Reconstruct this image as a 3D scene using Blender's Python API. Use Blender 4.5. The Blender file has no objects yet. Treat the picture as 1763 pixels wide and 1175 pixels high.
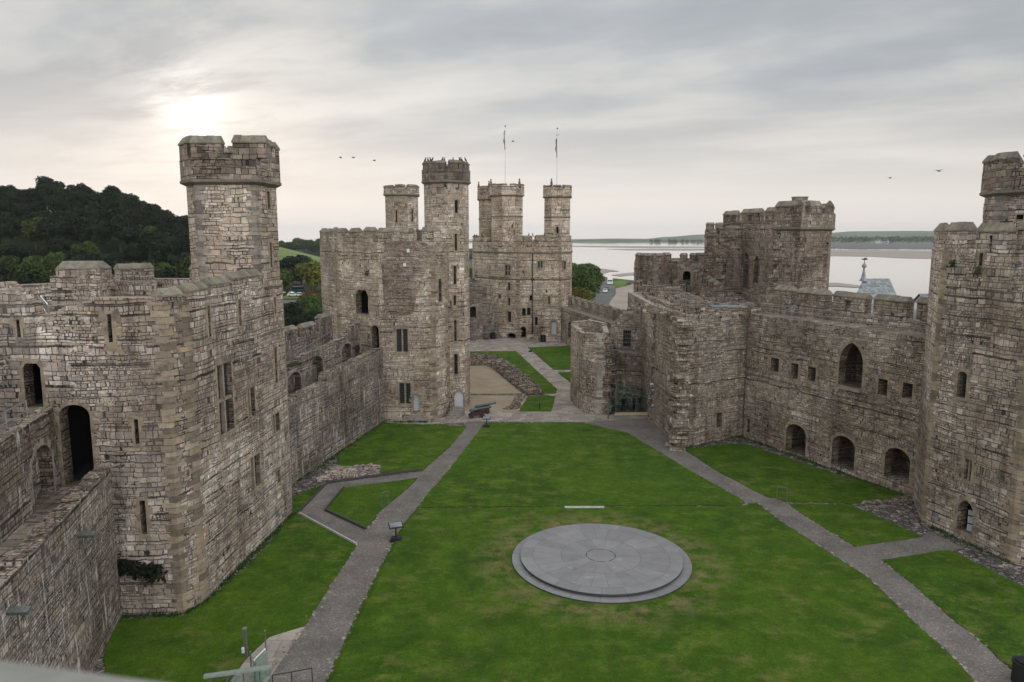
import bpy, bmesh, math, random
from mathutils import Vector, Matrix
from mathutils.geometry import tessellate_polygon
random.seed(7)
R = math.radians
scene = bpy.context.scene
col = scene.collection

# ------------------------------------------------------------------ camera
FPX, CAMH, HORIZON = 1250.0, 20.0, 407.0          # survey constants of the view (photo pixels, metres)
TH = math.atan((587.5 - HORIZON) / FPX)
cd = bpy.data.cameras.new('camera'); cam = bpy.data.objects.new('camera', cd); col.objects.link(cam)
cam.location = (0, 0, CAMH); cam.rotation_euler = (math.pi/2 - TH, 0, 0)
cd.sensor_width = 36; cd.lens = FPX/1763*36; cd.clip_start = 0.05; cd.clip_end = 20000
cd.dof.use_dof = True; cd.dof.focus_distance = 60; cd.dof.aperture_fstop = 2.8
scene.camera = cam
scene.view_settings.view_transform = 'Standard'; scene.view_settings.look = 'None'
scene.view_settings.exposure = 0.0; scene.view_settings.gamma = 1
scene.cycles.max_bounces = 5; scene.cycles.diffuse_bounces = 3; scene.cycles.transparent_max_bounces = 12

# ------------------------------------------------------------------ world and sun
SUN_AZ, SUN_EL = R(-23.1), R(9.0)
sdir = Vector((math.sin(SUN_AZ)*math.cos(SUN_EL), math.cos(SUN_AZ)*math.cos(SUN_EL), math.sin(SUN_EL)))

class NT:
    """small node-tree writer"""
    def __init__(s, tree): s.t = tree; s.n = tree.nodes; s.l = tree.links
    def put(s, sock, v):
        if isinstance(v, bpy.types.NodeSocket): s.l.new(v, sock)
        elif v is not None:
            try: sock.default_value = v
            except Exception: sock.default_value = tuple(v)[:3] if len(sock.default_value) == 3 else (*v, 1)
    def math(s, op, a, b=None, c=None, clamp=False):
        n = s.n.new('ShaderNodeMath'); n.operation = op; n.use_clamp = clamp
        for i, v in enumerate((a, b, c)):
            if v is not None: s.put(n.inputs[i], v)
        return n.outputs[0]
    def vmath(s, op, a, b=None):
        n = s.n.new('ShaderNodeVectorMath'); n.operation = op; s.put(n.inputs[0], a)
        if b is not None: s.put(n.inputs[3] if op == 'SCALE' else n.inputs[1], b)
        return n.outputs['Value'] if op in ('LENGTH', 'DOT_PRODUCT', 'DISTANCE') else n.outputs[0]
    def noise(s, vec, scale=5, detail=4, rough=.55, dim='3D', w=None):
        n = s.n.new('ShaderNodeTexNoise'); n.noise_dimensions = dim
        if vec is not None and dim != '1D': s.put(n.inputs['Vector'], vec)
        if w is not None: s.put(n.inputs['W'], w)
        n.inputs['Scale'].default_value = scale; n.inputs['Detail'].default_value = detail; n.inputs['Roughness'].default_value = rough
        return n.outputs['Fac']
    def noisec(s, vec, scale=5, detail=2):
        n = s.n.new('ShaderNodeTexNoise'); s.put(n.inputs['Vector'], vec)
        n.inputs['Scale'].default_value = scale; n.inputs['Detail'].default_value = detail
        return n.outputs['Color']
    def ramp(s, fac, stops, interp='LINEAR'):
        n = s.n.new('ShaderNodeValToRGB'); s.put(n.inputs[0], fac); r = n.color_ramp; r.interpolation = interp
        while len(r.elements) < len(stops): r.elements.new(.5)
        for e, (p, c) in zip(r.elements, stops):
            e.position = p; e.color = (*c, 1) if not isinstance(c, (int, float)) else (c, c, c, 1)
        return n.outputs[0]
    def mix(s, fac, a, b, blend='MIX'):
        n = s.n.new('ShaderNodeMix'); n.data_type = 'RGBA'; n.blend_type = blend
        s.put(n.inputs[0], fac)
        for k, v in ((6, a), (7, b)):
            if isinstance(v, (tuple, list)): v = (*v[:3], 1)
            elif isinstance(v, (int, float)): v = (v, v, v, 1)
            s.put(n.inputs[k], v)
        return n.outputs[2]
    def mapr(s, v, a, b, c, d):
        n = s.n.new('ShaderNodeMapRange'); s.put(n.inputs[0], v)
        for i, q in enumerate((a, b, c, d)): n.inputs[i+1].default_value = q
        return n.outputs[0]
    def comb(s, x, y, z=0.0):
        n = s.n.new('ShaderNodeCombineXYZ')
        for i, v in enumerate((x, y, z)): s.put(n.inputs[i], v)
        return n.outputs[0]
    def sep(s, v):
        n = s.n.new('ShaderNodeSeparateXYZ'); s.put(n.inputs[0], v); return n.outputs

w = bpy.data.worlds.new("World"); scene.world = w; w.use_nodes = True
W = NT(w.node_tree); W.n.clear()
sky = W.n.new('ShaderNodeTexSky'); sky.sky_type = 'NISHITA'; sky.sun_disc = False
sky.sun_elevation = SUN_EL; sky.sun_rotation = SUN_AZ; sky.air_density = 1.5; sky.dust_density = 3
tc = W.n.new('ShaderNodeTexCoord')
d = W.vmath('NORMALIZE', tc.outputs['Generated'])
dx, dy, dz = W.sep(d)
den = W.math('ADD', W.math('MAXIMUM', dz, 0.0), 0.10)
ca, sa = math.cos(R(24)), math.sin(R(24))
cu, cv = W.math('DIVIDE', dx, den), W.math('DIVIDE', dy, den)
ru = W.math('SUBTRACT', W.math('MULTIPLY', cu, ca*.62), W.math('MULTIPLY', cv, sa*.62))
rv = W.math('ADD', W.math('MULTIPLY', cu, sa), W.math('MULTIPLY', cv, ca))
cvec = W.comb(ru, rv, 17.3)
warp = W.vmath('SCALE', W.noisec(cvec, 1.1, 4), .5)
cv2 = W.vmath('ADD', cvec, warp)
n1 = W.noise(cv2, 0.80, 5, .48)
n2 = W.noise(W.vmath('ADD', cv2, (4, 1, 7)), 3.0, 7, .62)
cn = W.math('ADD', W.math('MULTIPLY', n1, .86), W.math('MULTIPLY', n2, .14))
cloud = W.ramp(cn, [(.40, (.42, .455, .50)), (.48, (.51, .54, .57)), (.55, (.66, .665, .665)), (.64, (.80, .79, .77))])
# thin pale air low over the sea and a little darker towards the right
lowf = W.ramp(dz, [(0.0, 1.0), (.045, .95), (.08, .70), (.13, .36), (.20, 0.0)])
cloud = W.mix(lowf, cloud, (.985, .92, .845))
right = W.mapr(W.math('DIVIDE', dx, W.math('ADD', W.math('ABSOLUTE', dy), .2)), -.1, .75, 1.0, .85)
cloud = W.mix(1.0, cloud, right, 'MULTIPLY')
sd = W.vmath('DOT_PRODUCT', d, tuple(sdir))
g1 = W.math('POWER', W.math('MAXIMUM', sd, 0.0), 1300.0)
g2 = W.math('POWER', W.math('MAXIMUM', sd, 0.0), 110.0)
brk = W.mapr(W.math('ADD', W.math('MULTIPLY', cn, .4), W.math('MULTIPLY', n2, .6)), .44, .56, .15, 1.3)
glow = W.math('MULTIPLY', W.math('ADD', W.math('MULTIPLY', g1, .40), W.math('MULTIPLY', g2, .10)), brk)
cloud = W.mix(1.0, cloud, W.mix(1.0, (1.0, .92, .82), glow, 'MULTIPLY'), 'ADD')
# unseen sky overhead and behind-right of the viewer, boosted to light the walls
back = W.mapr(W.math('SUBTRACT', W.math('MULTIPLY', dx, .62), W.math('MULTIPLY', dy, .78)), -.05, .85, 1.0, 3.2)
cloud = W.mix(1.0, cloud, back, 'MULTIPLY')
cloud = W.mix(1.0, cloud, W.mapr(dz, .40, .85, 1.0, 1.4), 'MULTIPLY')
b1 = W.n.new('ShaderNodeBackground'); W.put(b1.inputs[0], sky.outputs[0]); b1.inputs[1].default_value = .05
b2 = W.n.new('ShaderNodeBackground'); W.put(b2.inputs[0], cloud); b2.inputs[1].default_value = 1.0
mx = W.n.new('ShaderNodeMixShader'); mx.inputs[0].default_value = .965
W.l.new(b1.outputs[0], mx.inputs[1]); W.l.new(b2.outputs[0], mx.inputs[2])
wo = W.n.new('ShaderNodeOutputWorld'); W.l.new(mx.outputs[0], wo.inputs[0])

sl = bpy.data.lights.new('sun', 'SUN'); sl.energy = 0.9; sl.angle = R(14); sl.color = (1, .93, .84)
so = bpy.data.objects.new('sun', sl); col.objects.link(so)
so.rotation_euler = (-sdir).to_track_quat('-Z', 'Y').to_euler(); so.location = sdir*200

# ------------------------------------------------------------------ survey helpers: sight line -> point in the place
CT, ST = math.cos(TH), math.sin(TH)
def ray(px, py):
    x = (px-881.5)/FPX; y = (587.5-py)/FPX
    return Vector((x, CT + y*ST, -ST + y*CT))
def P(px, py, z=0.0):                                  # where a sight line meets level z
    r = ray(px, py); t = (z-CAMH)/r.z
    return Vector((r.x*t, r.y*t))
def X(px, y, z=15.0):                                  # plan point at distance y under column px
    f = y*CT - (z-CAMH)*ST
    return Vector(((px-881.5)/FPX*f, y))
def ZY(py, y):                                         # height of a sight line (row py) at distance y
    r = ray(881.5, py); return CAMH + r.z/r.y*y
def SZ(A, B, px, py):                                  # sight line on the vertical plane A-B -> (along, height)
    A = Vector(A[:2]); B = Vector(B[:2]); dv = (B-A).normalized(); n = Vector((dv.y, -dv.x))
    r = ray(px, py); t = n.dot(A)/n.dot(Vector((r.x, r.y)))
    q = Vector((r.x*t, r.y*t)); return (q-A).dot(dv), CAMH + r.z*t

# ------------------------------------------------------------------ materials
def newmat(name):
    m = bpy.data.materials.new(name); m.use_nodes = True
    t = NT(m.node_tree); bs = t.n['Principled BSDF']
    return m, t, bs
def bump(t, bs, h, strength=.5, dist=.03):
    b = t.n.new('ShaderNodeBump'); b.inputs['Strength'].default_value = strength; b.inputs['Distance'].default_value = dist
    t.put(b.inputs['Height'], h); t.l.new(b.outputs[0], bs.inputs['Normal'])
def simple(name, c, rough=.7, metal=0.0, var=.15, scale=8.0, bmp=0.0):
    m, t, bs = newmat(name)
    g = t.n.new('ShaderNodeTexCoord').outputs['Object']
    f = t.noise(g, scale, 4)
    lo = tuple(v*(1-var*1.6) for v in c); hi = tuple(min(1, v*(1+var*1.6)) for v in c)
    t.put(bs.inputs['Base Color'], t.ramp(f, [(.3, lo), (.7, hi)]))
    bs.inputs['Roughness'].default_value = rough; bs.inputs['Metallic'].default_value = metal
    if bmp: bump(t, bs, f, bmp, .03)
    return m

def cell_group():
    g = bpy.data.node_groups.new('coursed_stone', 'ShaderNodeTree')
    for nm, tp in (('UV', 'NodeSocketVector'), ('Row', 'NodeSocketFloat'), ('Width', 'NodeSocketFloat'), ('Seed', 'NodeSocketFloat')):
        g.interface.new_socket(nm, in_out='INPUT', socket_type=tp)
    for nm, tp in (('Id', 'NodeSocketColor'), ('Edge', 'NodeSocketFloat')):
        g.interface.new_socket(nm, in_out='OUTPUT', socket_type=tp)
    t = NT(g); gi = g.nodes.new('NodeGroupInput'); go = g.nodes.new('NodeGroupOutput')
    uv, row, wid, seed = gi.outputs[0], gi.outputs[1], gi.outputs[2], gi.outputs[3]
    big = t.sep(t.noisec(uv, .45, 2)); fine = t.sep(t.noisec(uv, 3.3, 3))
    s = t.sep(uv)
    u = t.math('ADD', s[0], t.math('MULTIPLY', t.math('SUBTRACT', fine[0], .5), .16))
    v = t.math('ADD', s[1], t.math('ADD', t.math('MULTIPLY', t.math('SUBTRACT', big[1], .5), .35), t.math('MULTIPLY', t.math('SUBTRACT', fine[1], .5), .12)))
    v = t.math('ADD', v, seed)
    v1 = t.math('DIVIDE', v, row)
    v2 = t.math('ADD', v1, t.math('MULTIPLY', t.math('SUBTRACT', t.noise(None, 1, 1, .5, '1D', t.math('MULTIPLY', v1, .62)), .5), 1.9))
    r = t.math('FLOOR', v2); fv = t.math('FRACT', v2)
    wn = t.n.new('ShaderNodeTexWhiteNoise'); wn.noise_dimensions = '1D'; t.put(wn.inputs['W'], r)
    wc = t.sep(wn.outputs['Color'])
    width = t.math('MULTIPLY', wid, t.math('ADD', .65, t.math('MULTIPLY', wc[0], .8)))
    u1 = t.math('ADD', t.math('DIVIDE', u, width), t.math('MULTIPLY', wc[1], 31.0))
    u2 = t.math('ADD', u1, t.math('MULTIPLY', t.math('SUBTRACT', t.noise(t.comb(t.math('MULTIPLY', u1, .7), t.math('MULTIPLY', r, 7.31)), 1, 1, .5, '2D'), .5), 1.9))
    c = t.math('FLOOR', u2); fu = t.math('FRACT', u2)
    w2 = t.n.new('ShaderNodeTexWhiteNoise'); w2.noise_dimensions = '3D'; t.put(w2.inputs['Vector'], t.comb(r, c, seed))
    du = t.math('MULTIPLY', t.math('MINIMUM', fu, t.math('SUBTRACT', 1.0, fu)), width)
    dv = t.math('MULTIPLY', t.math('MINIMUM', fv, t.math('SUBTRACT', 1.0, fv)), row)
    t.l.new(w2.outputs['Color'], go.inputs[0]); t.l.new(t.math('MINIMUM', du, dv), go.inputs[1])
    return g
CELL = cell_group()

STONES = [(.0, (.060, .055, .052)), (.15, (.140, .126, .115)), (.30, (.225, .203, .184)), (.46, (.300, .270, .241)), (.58, (.310, .268, .220)),
          (.68, (.355, .320, .287)), (.80, (.45, .413, .378)), (.87, (.26, .208, .170)), (1.0, (.56, .53, .50))]
def masonry(name, row=.30, wid=.5, tint=(1, 1, 1), dark=.5, lime=0.0, joint=.026, seed=0.0, sat=1.0, rough_amt=1.0, green=0.0, var=.50):
    m, t, bs = newmat(name)
    uv = t.n.new('ShaderNodeUVMap').outputs[0]
    def cell(rw, wd, sd_):
        n = t.n.new('ShaderNodeGroup'); n.node_tree = CELL; t.l.new(uv, n.inputs[0])
        n.inputs[1].default_value = rw; n.inputs[2].default_value = wd; n.inputs[3].default_value = sd_; return n.outputs
    a = cell(row, wid, seed); b = cell(row*.62, wid*.62, seed+4.3)
    pick = t.mapr(t.noise(uv, .33, 3, .6), .47, .55, 0, 1)
    idc = t.sep(t.mix(pick, a[0], b[0])); 
    edge = t.math('ADD', t.math('MULTIPLY', a[1], t.math('SUBTRACT', 1.0, pick)), t.math('MULTIPLY', b[1], pick))
    grain = t.noise(uv, 9, 6, .68); mid = t.noise(uv, 1.7, 4, .6); big = t.noise(uv, .22, 4, .6)
    rnd = t.math('ADD', t.math('ADD', .52-var*.5, t.math('MULTIPLY', idc[0], var)), t.math('MULTIPLY', t.math('SUBTRACT', big, .5), .75))
    c = t.ramp(rnd, STONES)
    c = t.mix(1.0, c, t.mapr(grain, .25, .75, .72, 1.26), 'MULTIPLY')
    c = t.mix(1.0, c, t.mapr(mid, .3, .7, .84, 1.14), 'MULTIPLY')
    jm = t.mapr(t.math('ADD', edge, t.math('MULTIPLY', t.math('SUBTRACT', grain, .5), .03)), joint*.35, joint*1.2, 1.0, 0.0)
    jcol = t.mix(t.mapr(t.noise(uv, .5, 3), .42, .6, 0, 1), (.035, .032, .030), (.13, .118, .106))
    c = t.mix(t.math('MULTIPLY', jm, .92), c, jcol)
    pit = t.mapr(t.noise(t.vmath('ADD', uv, (7.7, 3.1, 0)), 3.6, 6, .72),   .585, .68, 0, .85)
    c = t.mix(pit, c, t.mix(1.0, c, (.34, .32, .31), 'MULTIPLY'))
    pm = t.noise(t.vmath('ADD', uv, (31.0+seed, 5.0, 0)), .16, 3, .55)
    c = t.mix(t.mapr(pm, .40, .60, 0, 1), t.mix(1.0, c, (.84, .80, .77), 'MULTIPLY'), t.mix(1.0, c, (1.16, 1.15, 1.15), 'MULTIPLY'))
    # soot and algae runs down the face
    s = t.sep(uv)
    st = t.noise(t.comb(t.math('MULTIPLY', s[0], 1.15), t.math('MULTIPLY', s[1], .11), seed), 1, 4, .62)
    sm = t.math('MULTIPLY', t.mapr(st, .52, .70, 0, 1), dark)
    c = t.mix(sm, c, t.mix(1.0, c, (.40, .39, .39), 'MULTIPLY'))
    st2 = t.mapr(t.noise(uv, .5, 5, .65), .56, .72, 0, dark*.8)
    c = t.mix(st2, c, t.mix(1.0, c, (.50, .46, .45), 'MULTIPLY'))
    if lime:
        lm = t.noise(t.comb(t.math('MULTIPLY', s[0], 3.1), t.math('MULTIPLY', s[1], .33), seed+3), 1, 3, .6)
        c = t.mix(t.mapr(lm, .60, .68, 0, lime), c, (.56, .54, .52))
    if green:
        gm = t.mapr(t.noise(uv, 1.1, 5, .65), .50, .66, 0, green)
        c = t.mix(gm, c, (.16, .165, .085))
    if sat != 1.0:
        h = t.n.new('ShaderNodeHueSaturation'); h.inputs['Saturation'].default_value = sat; t.l.new(c, h.inputs['Color']); c = h.outputs[0]
    gm_ = t.n.new('ShaderNodeGamma'); t.put(gm_.inputs[0], c); gm_.inputs[1].default_value = 1.32; c = t.mix(1.0, gm_.outputs[0], (1.74, 1.78, 1.82), 'MULTIPLY'); c = t.mix(1.0, c, tint, 'MULTIPLY')
    t.put(bs.inputs['Base Color'], c); bs.inputs['Roughness'].default_value = .92; bs.inputs['Specular IOR Level'].default_value = .2
    h = t.math('ADD', t.math('MULTIPLY', t.math('SUBTRACT', 1.0, jm), .7), t.math('ADD', t.math('MULTIPLY', grain, .55), t.math('MULTIPLY', idc[1], .75)))
    bump(t, bs, h, .9, .055*rough_amt)
    return m
M = {}
M['tower'] = masonry('tower_masonry', .27, .46, (1.12, 1.09, 1.075), .66, seed=1)
M['pale'] = masonry('pale_tower_masonry', .30, .58, (1.26, 1.21, 1.15), .4, seed=7, var=.42)
M['far'] = masonry('eagle_tower_masonry', .46, .95, (1.36, 1.29, 1.20), .4, var=.36, seed=11, joint=.05)
M['curtain'] = masonry('curtain_wall_masonry', .22, .36, (.80, .785, .78), .7, lime=.75, seed=3)
M['bastion'] = masonry('bastion_masonry', .25, .42, (1.16, 1.12, 1.07), .75, lime=.6, seed=37, rough_amt=1.6)
M['right'] = masonry('north_wall_masonry', .22, .44, (1.02, .98, .945), .6, seed=5)
M['rubble'] = masonry('rubble_masonry', .25, .40, (.98, .92, .86), .6, lime=.4, seed=9, rough_amt=1.8, joint=.035)
M['gate'] = masonry('gate_masonry', .30, .5, (.78, .735, .70), .6, seed=13)
M['dark'] = masonry('weathered_dark_masonry', .42, .8, (.56, .54, .52), .6, seed=17)
M['headstone'] = masonry('turret_head_masonry', .32, .55, (.80, .76, .72), .6, seed=19)
M['floor'] = masonry('flagged_floor', .6, .8, (.75, .72, .70), .4, seed=23)
M['brick'] = masonry('small_patched_masonry', .17, .36, (.92, .85, .82), .3, seed=29, joint=.016)
def ashlar_mat(name, c, green=0.0):
    m, t, bs = newmat(name)
    uv = t.n.new('ShaderNodeUVMap').outputs[0]; ob = t.n.new('ShaderNodeTexCoord').outputs['Object']
    n = t.noise(ob, 2.2, 5, .6); g = t.noise(ob, 14, 5, .65)
    k = t.ramp(n, [(.3, tuple(v*.62 for v in c)), (.5, c), (.7, tuple(v*1.22 for v in c))])
    k = t.mix(1.0, k, t.mapr(g, .25, .75, .78, 1.2), 'MULTIPLY')
    at = t.n.new('ShaderNodeAttribute'); at.attribute_name = 'tone'
    k = t.mix(1.0, k, t.ramp(at.outputs['Fac'], [(0, (.50, .48, .48)), (.35, (.86, .84, .83)), (.65, (1.02, .99, .96)), (.82, (1.0, .92, .82)), (1, (1.32, 1.30, 1.28))]), 'MULTIPLY')
    if green: k = t.mix(t.mapr(t.noise(ob, 3.4, 4, .6), .48, .62, 0, green), k, (.15, .15, .075))
    t.put(bs.inputs['Base Color'], k); bs.inputs['Roughness'].default_value = .9; bs.inputs['Specular IOR Level'].default_value = .2
    bump(t, bs, t.math('ADD', n, g), .6, .04)
    return m
M['ashlar'] = ashlar_mat('dressed_buff_stone', (.32, .265, .205)); M['pale_edge'] = ashlar_mat('pale_worn_edge_stone', (.35, .325, .29))
M['ashlar_grey'] = ashlar_mat('dressed_grey_stone', (.29, .26, .235))
M['coping'] = ashlar_mat('lichened_coping_stone', (.25, .232, .198), .6)
M['coping_dark'] = ashlar_mat('dark_coping_stone', (.20, .185, .165), .4)
M['void'] = simple('unlit_inner_stone', (.022, .020, .019), .95)  # near-black colour puts the shade inside openings into the stone
M['inner'] = masonry('inner_recess_masonry', .24, .4, (.62, .58, .54), .5, seed=31)  # tint darkened so reveals and recesses look shaded
M['iron'] = simple('black_iron', (.018, .018, .02), .5, .3)
M['steel'] = simple('painted_grey_rail', (.16, .18, .17), .45, .5)
M['rail'] = simple('dull_grey_rail', (.24, .25, .24), .45, .4)
M['zinc'] = simple('galvanised_rail', (.42, .43, .42), .4, .7)
M['white'] = simple('white_paint', (.72, .72, .70), .4)
M['door'] = simple('weathered_white_door', (.50, .51, .53), .6, var=.25, scale=20)
M['wood'] = simple('grey_wood', (.17, .145, .12), .8, var=.3, scale=16)
M['redwood'] = simple('dark_red_carriage_paint', (.040, .016, .014), .6, var=.3)
M['bronze'] = simple('verdigris_bronze', (.085, .11, .105), .45, .5, var=.3, scale=20)
M['beam'] = simple('pale_timber', (.46, .36, .23), .6)
M['lead'] = simple('grey_lead_sheet', (.25, .265, .285), .4, .2, var=.3, scale=1.2)
M['conc'] = simple('pale_concrete', (.43, .42, .39), .8, bmp=.2)
M['palegreen'] = simple('pale_green_paint', (.24, .28, .24), .4)
M['skin'] = simple('skin', (.42, .27, .2), .6); M['hair'] = simple('dark_hair', (.03, .025, .02), .7)
M['navy'] = simple('navy_cloth', (.02, .022, .035), .9); M['black'] = simple('black_cloth', (.012, .012, .013), .9)
M['denim'] = simple('denim_cloth', (.05, .065, .11), .9); M['greycloth'] = simple('grey_cloth', (.13, .13, .14), .9)
M['feather'] = simple('black_feathers', (.006, .006, .007), .95); M['gull'] = simple('grey_feathers', (.10, .10, .11), .7)
M['tyre'] = simple('tyre_rubber', (.02, .02, .02), .9)
m, t, bs = newmat('leaded_window_glass')
uv = t.n.new('ShaderNodeUVMap').outputs[0]; s = t.sep(uv)
lat = t.math('MAXIMUM', t.math('GREATER_THAN', t.math('FRACT', t.math('MULTIPLY', s[0], 5.0)), .84), t.math('GREATER_THAN', t.math('FRACT', t.math('MULTIPLY', s[1], 3.6)), .88))
t.put(bs.inputs['Base Color'], t.mix(lat, (.022, .026, .032), (.075, .078, .082))); bs.inputs['Roughness'].default_value = .12
bs.inputs['Specular IOR Level'].default_value = .5
M['pane'] = m
m, t, bs = newmat('clear_green_glass')
bs.inputs['Base Color'].default_value = (.74, .88, .86, 1); bs.inputs['Roughness'].default_value = .02
bs.inputs['Transmission Weight'].default_value = 1; bs.inputs['IOR'].default_value = 1.1
M['glass'] = m
M['carglass'] = simple('car_glass', (.02, .025, .03), .08)
m, t, bs = newmat('roof_slates')
uv = t.n.new('ShaderNodeUVMap').outputs[0]
n = t.n.new('ShaderNodeGroup'); n.node_tree = CELL; t.l.new(uv, n.inputs[0]); n.inputs[1].default_value = .22; n.inputs[2].default_value = .3; n.inputs[3].default_value = 2
c = t.ramp(t.sep(n.outputs[0])[0], [(0, (.13, .145, .155)), (.6, (.20, .22, .23)), (1, (.29, .31, .32))])
c = t.mix(1.0, c, t.mapr(t.noise(uv, .7, 5, .6), .3, .7, .7, 1.3), 'MULTIPLY')
t.put(bs.inputs['Base Color'], c); bs.inputs['Roughness'].default_value = .55; M['slate_roof'] = m
m, t, bs = newmat('purple_roof_slates')
uv = t.n.new('ShaderNodeUVMap').outputs[0]
n = t.n.new('ShaderNodeGroup'); n.node_tree = CELL; t.l.new(uv, n.inputs[0]); n.inputs[1].default_value = .22; n.inputs[2].default_value = .3; n.inputs[3].default_value = 5
c = t.ramp(t.sep(n.outputs[0])[0], [(0, (.10, .10, .125)), (.6, (.15, .15, .18)), (1, (.2, .2, .23))])
t.put(bs.inputs['Base Color'], c); bs.inputs['Roughness'].default_value = .5; M['purple_roof'] = m

def ground_mat(name, f):
    m, t, bs = newmat(name); g = t.n.new('ShaderNodeTexCoord').outputs['Object']
    bs.inputs['Roughness'].default_value = .95; bs.inputs['Specular IOR Level'].default_value = .15
    f(t, bs, g); return m
def lawn_f(t, bs, g, dry=1.0):
    big = t.noise(g, .10, 4, .6); mid = t.noise(g, .55, 5, .62); fine = t.noise(g, 7, 6, .75)
    st = t.noise(t.vmath('MULTIPLY', g, (.75, 1.15, 1)), .75, 7, .74)
    tiny = t.noise(g, 13, 5, .8)
    c = t.ramp(t.math('ADD', t.math('MULTIPLY', mid, .6), t.math('MULTIPLY', fine, .4)), [(.34, (.018, .046, .004)), (.5, (.042, .094, .006)), (.66, (.092, .152, .011))])
    c = t.mix(t.mapr(big, .4, .62, 0, .55), c, (.070, .128, .008))
    dp = t.math('MULTIPLY', t.mapr(st, .50, .64, 0, 1), t.mapr(t.noise(g, .13, 3), .42, .56, .25, 1))
    c = t.mix(t.math('MULTIPLY', dp, .62*dry), c, (.165, .165, .045))
    x = t.sep(g)
    # worn, drier turf in a ring round the slate dais
    rad = t.vmath('LENGTH', t.vmath('SUBTRACT', t.comb(x[0], x[1], 0), (5.5, 42.6, 0)))
    ring = t.math('MULTIPLY', t.math('MULTIPLY', t.mapr(rad, 5.2, 6.0, 0, 1), t.mapr(rad, 6.2, 8.4, 1, 0)), t.mapr(t.noise(g, .9, 5, .65), .42, .6, 0, .8))
    c = t.mix(t.math('MULTIPLY', ring, dry), c, (.20, .165, .075))
    c = t.mix(1.0, c, t.mapr(tiny, .3, .7, .55, 1.45), 'MULTIPLY'); c = t.mix(1.0, c, t.mapr(t.noise(g, 2.4, 6, .75), .3, .7, .74, 1.24), 'MULTIPLY')
    t.put(bs.inputs['Base Color'], c); bump(t, bs, t.math('ADD', fine, tiny), .9, .05)
M['lawn'] = ground_mat('mown_lawn', lawn_f)
def path_f(t, bs, g):
    v = t.n.new('ShaderNodeTexVoronoi'); v.inputs['Scale'].default_value = 14; t.l.new(g, v.inputs['Vector'])
    big = t.noise(g, .5, 5, .6); fine = t.noise(g, 9, 5, .7)
    c = t.ramp(t.sep(v.outputs['Color'])[0], [(0, (.145, .130, .117)), (.6, (.178, .160, .144)), (.93, (.21, .188, .168)), (1, (.31, .275, .245))])
    c = t.mix(1.0, c, t.mapr(big, .3, .7, .72, 1.22), 'MULTIPLY'); c = t.mix(1.0, c, t.mapr(fine, .25, .75, .72, 1.25), 'MULTIPLY')
    t.put(bs.inputs['Base Color'], c); bump(t, bs, t.math('SUBTRACT', fine, v.outputs['Distance']), .7, .03)
M['path'] = ground_mat('pebbled_path', path_f)
def cobble_f(t, bs, g):
    v = t.n.new('ShaderNodeTexVoronoi'); v.inputs['Scale'].default_value = 3.2; t.l.new(g, v.inputs['Vector'])
    e = t.n.new('ShaderNodeTexVoronoi'); e.feature = 'DISTANCE_TO_EDGE'; e.inputs['Scale'].default_value = 3.2; t.l.new(g, e.inputs['Vector'])
    c = t.ramp(t.sep(v.outputs['Color'])[0], [(0, (.10, .088, .08)), (.6, (.19, .165, .15)), (1, (.36, .32, .29))])
    j = t.mapr(e.outputs[0], .02, .09, 0, 1)
    c = t.mix(j, (.045, .043, .035), c); c = t.mix(1.0, c, t.mapr(t.noise(g, .7, 5, .6), .3, .7, .65, 1.25), 'MULTIPLY')
    t.put(bs.inputs['Base Color'], c); bump(t, bs, j, 1, .06)
M['cobble'] = ground_mat('cobbled_ground', cobble_f)
def pave_f(t, bs, g):
    n = t.n.new('ShaderNodeGroup'); n.node_tree = CELL; t.l.new(g, n.inputs[0]); n.inputs[1].default_value = .75; n.inputs[2].default_value = 1.0
    c = t.ramp(t.sep(n.outputs[0])[0], [(0, (.25, .215, .185)), (.5, (.33, .285, .245)), (1, (.40, .35, .305))])
    j = t.mapr(n.outputs[1], .01, .05, 1, 0)
    c = t.mix(t.math('MULTIPLY', j, .6), c, (.16, .14, .12)); c = t.mix(1.0, c, t.mapr(t.noise(g, .5, 6, .65), .3, .7, .72, 1.2), 'MULTIPLY')
    t.put(bs.inputs['Base Color'], c); bump(t, bs, t.noise(g, 9, 4), .3, .02)
M['paving'] = ground_mat('pale_stone_paving', pave_f)
def gravel_f(t, bs, g):
    c = t.ramp(t.noise(g, .35, 6, .65), [(.3, (.27, .215, .15)), (.7, (.375, .305, .22))])
    c = t.mix(1.0, c, t.mapr(t.noise(g, 12, 4, .8), .25, .75, .78, 1.2), 'MULTIPLY')
    t.put(bs.inputs['Base Color'], c); bump(t, bs, t.noise(g, 14, 3), .5, .02)
M['gravel'] = ground_mat('raked_sandy_gravel', gravel_f)
M['flag'] = ground_mat('brown_flagstones', lambda t, bs, g: pave_f(t, bs, g))
def tarmac_f(t, bs, g):
    c = t.ramp(t.noise(g, .06, 5, .6), [(.3, (.095, .095, .095)), (.7, (.15, .148, .145))]); t.put(bs.inputs['Base Color'], c)
M['tarmac'] = ground_mat('tarmac', tarmac_f)
M['plaza'] = ground_mat('pinkish_gravel', lambda t, bs, g: t.put(bs.inputs['Base Color'], t.ramp(t.noise(g, .09, 6, .65), [(.3, (.26, .215, .185)), (.7, (.37, .315, .275))])))
M['meadow'] = ground_mat('pasture', lambda t, bs, g: t.put(bs.inputs['Base Color'], t.ramp(t.noise(g, .02, 6, .65), [(.3, (.075, .125, .02)), (.7, (.135, .19, .04))])))
M['verge'] = ground_mat('rough_grass', lambda t, bs, g: t.put(bs.inputs['Base Color'], t.ramp(t.noise(g, .12, 6, .65), [(.3, (.035, .06, .012)), (.7, (.08, .12, .028))])))
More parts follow.
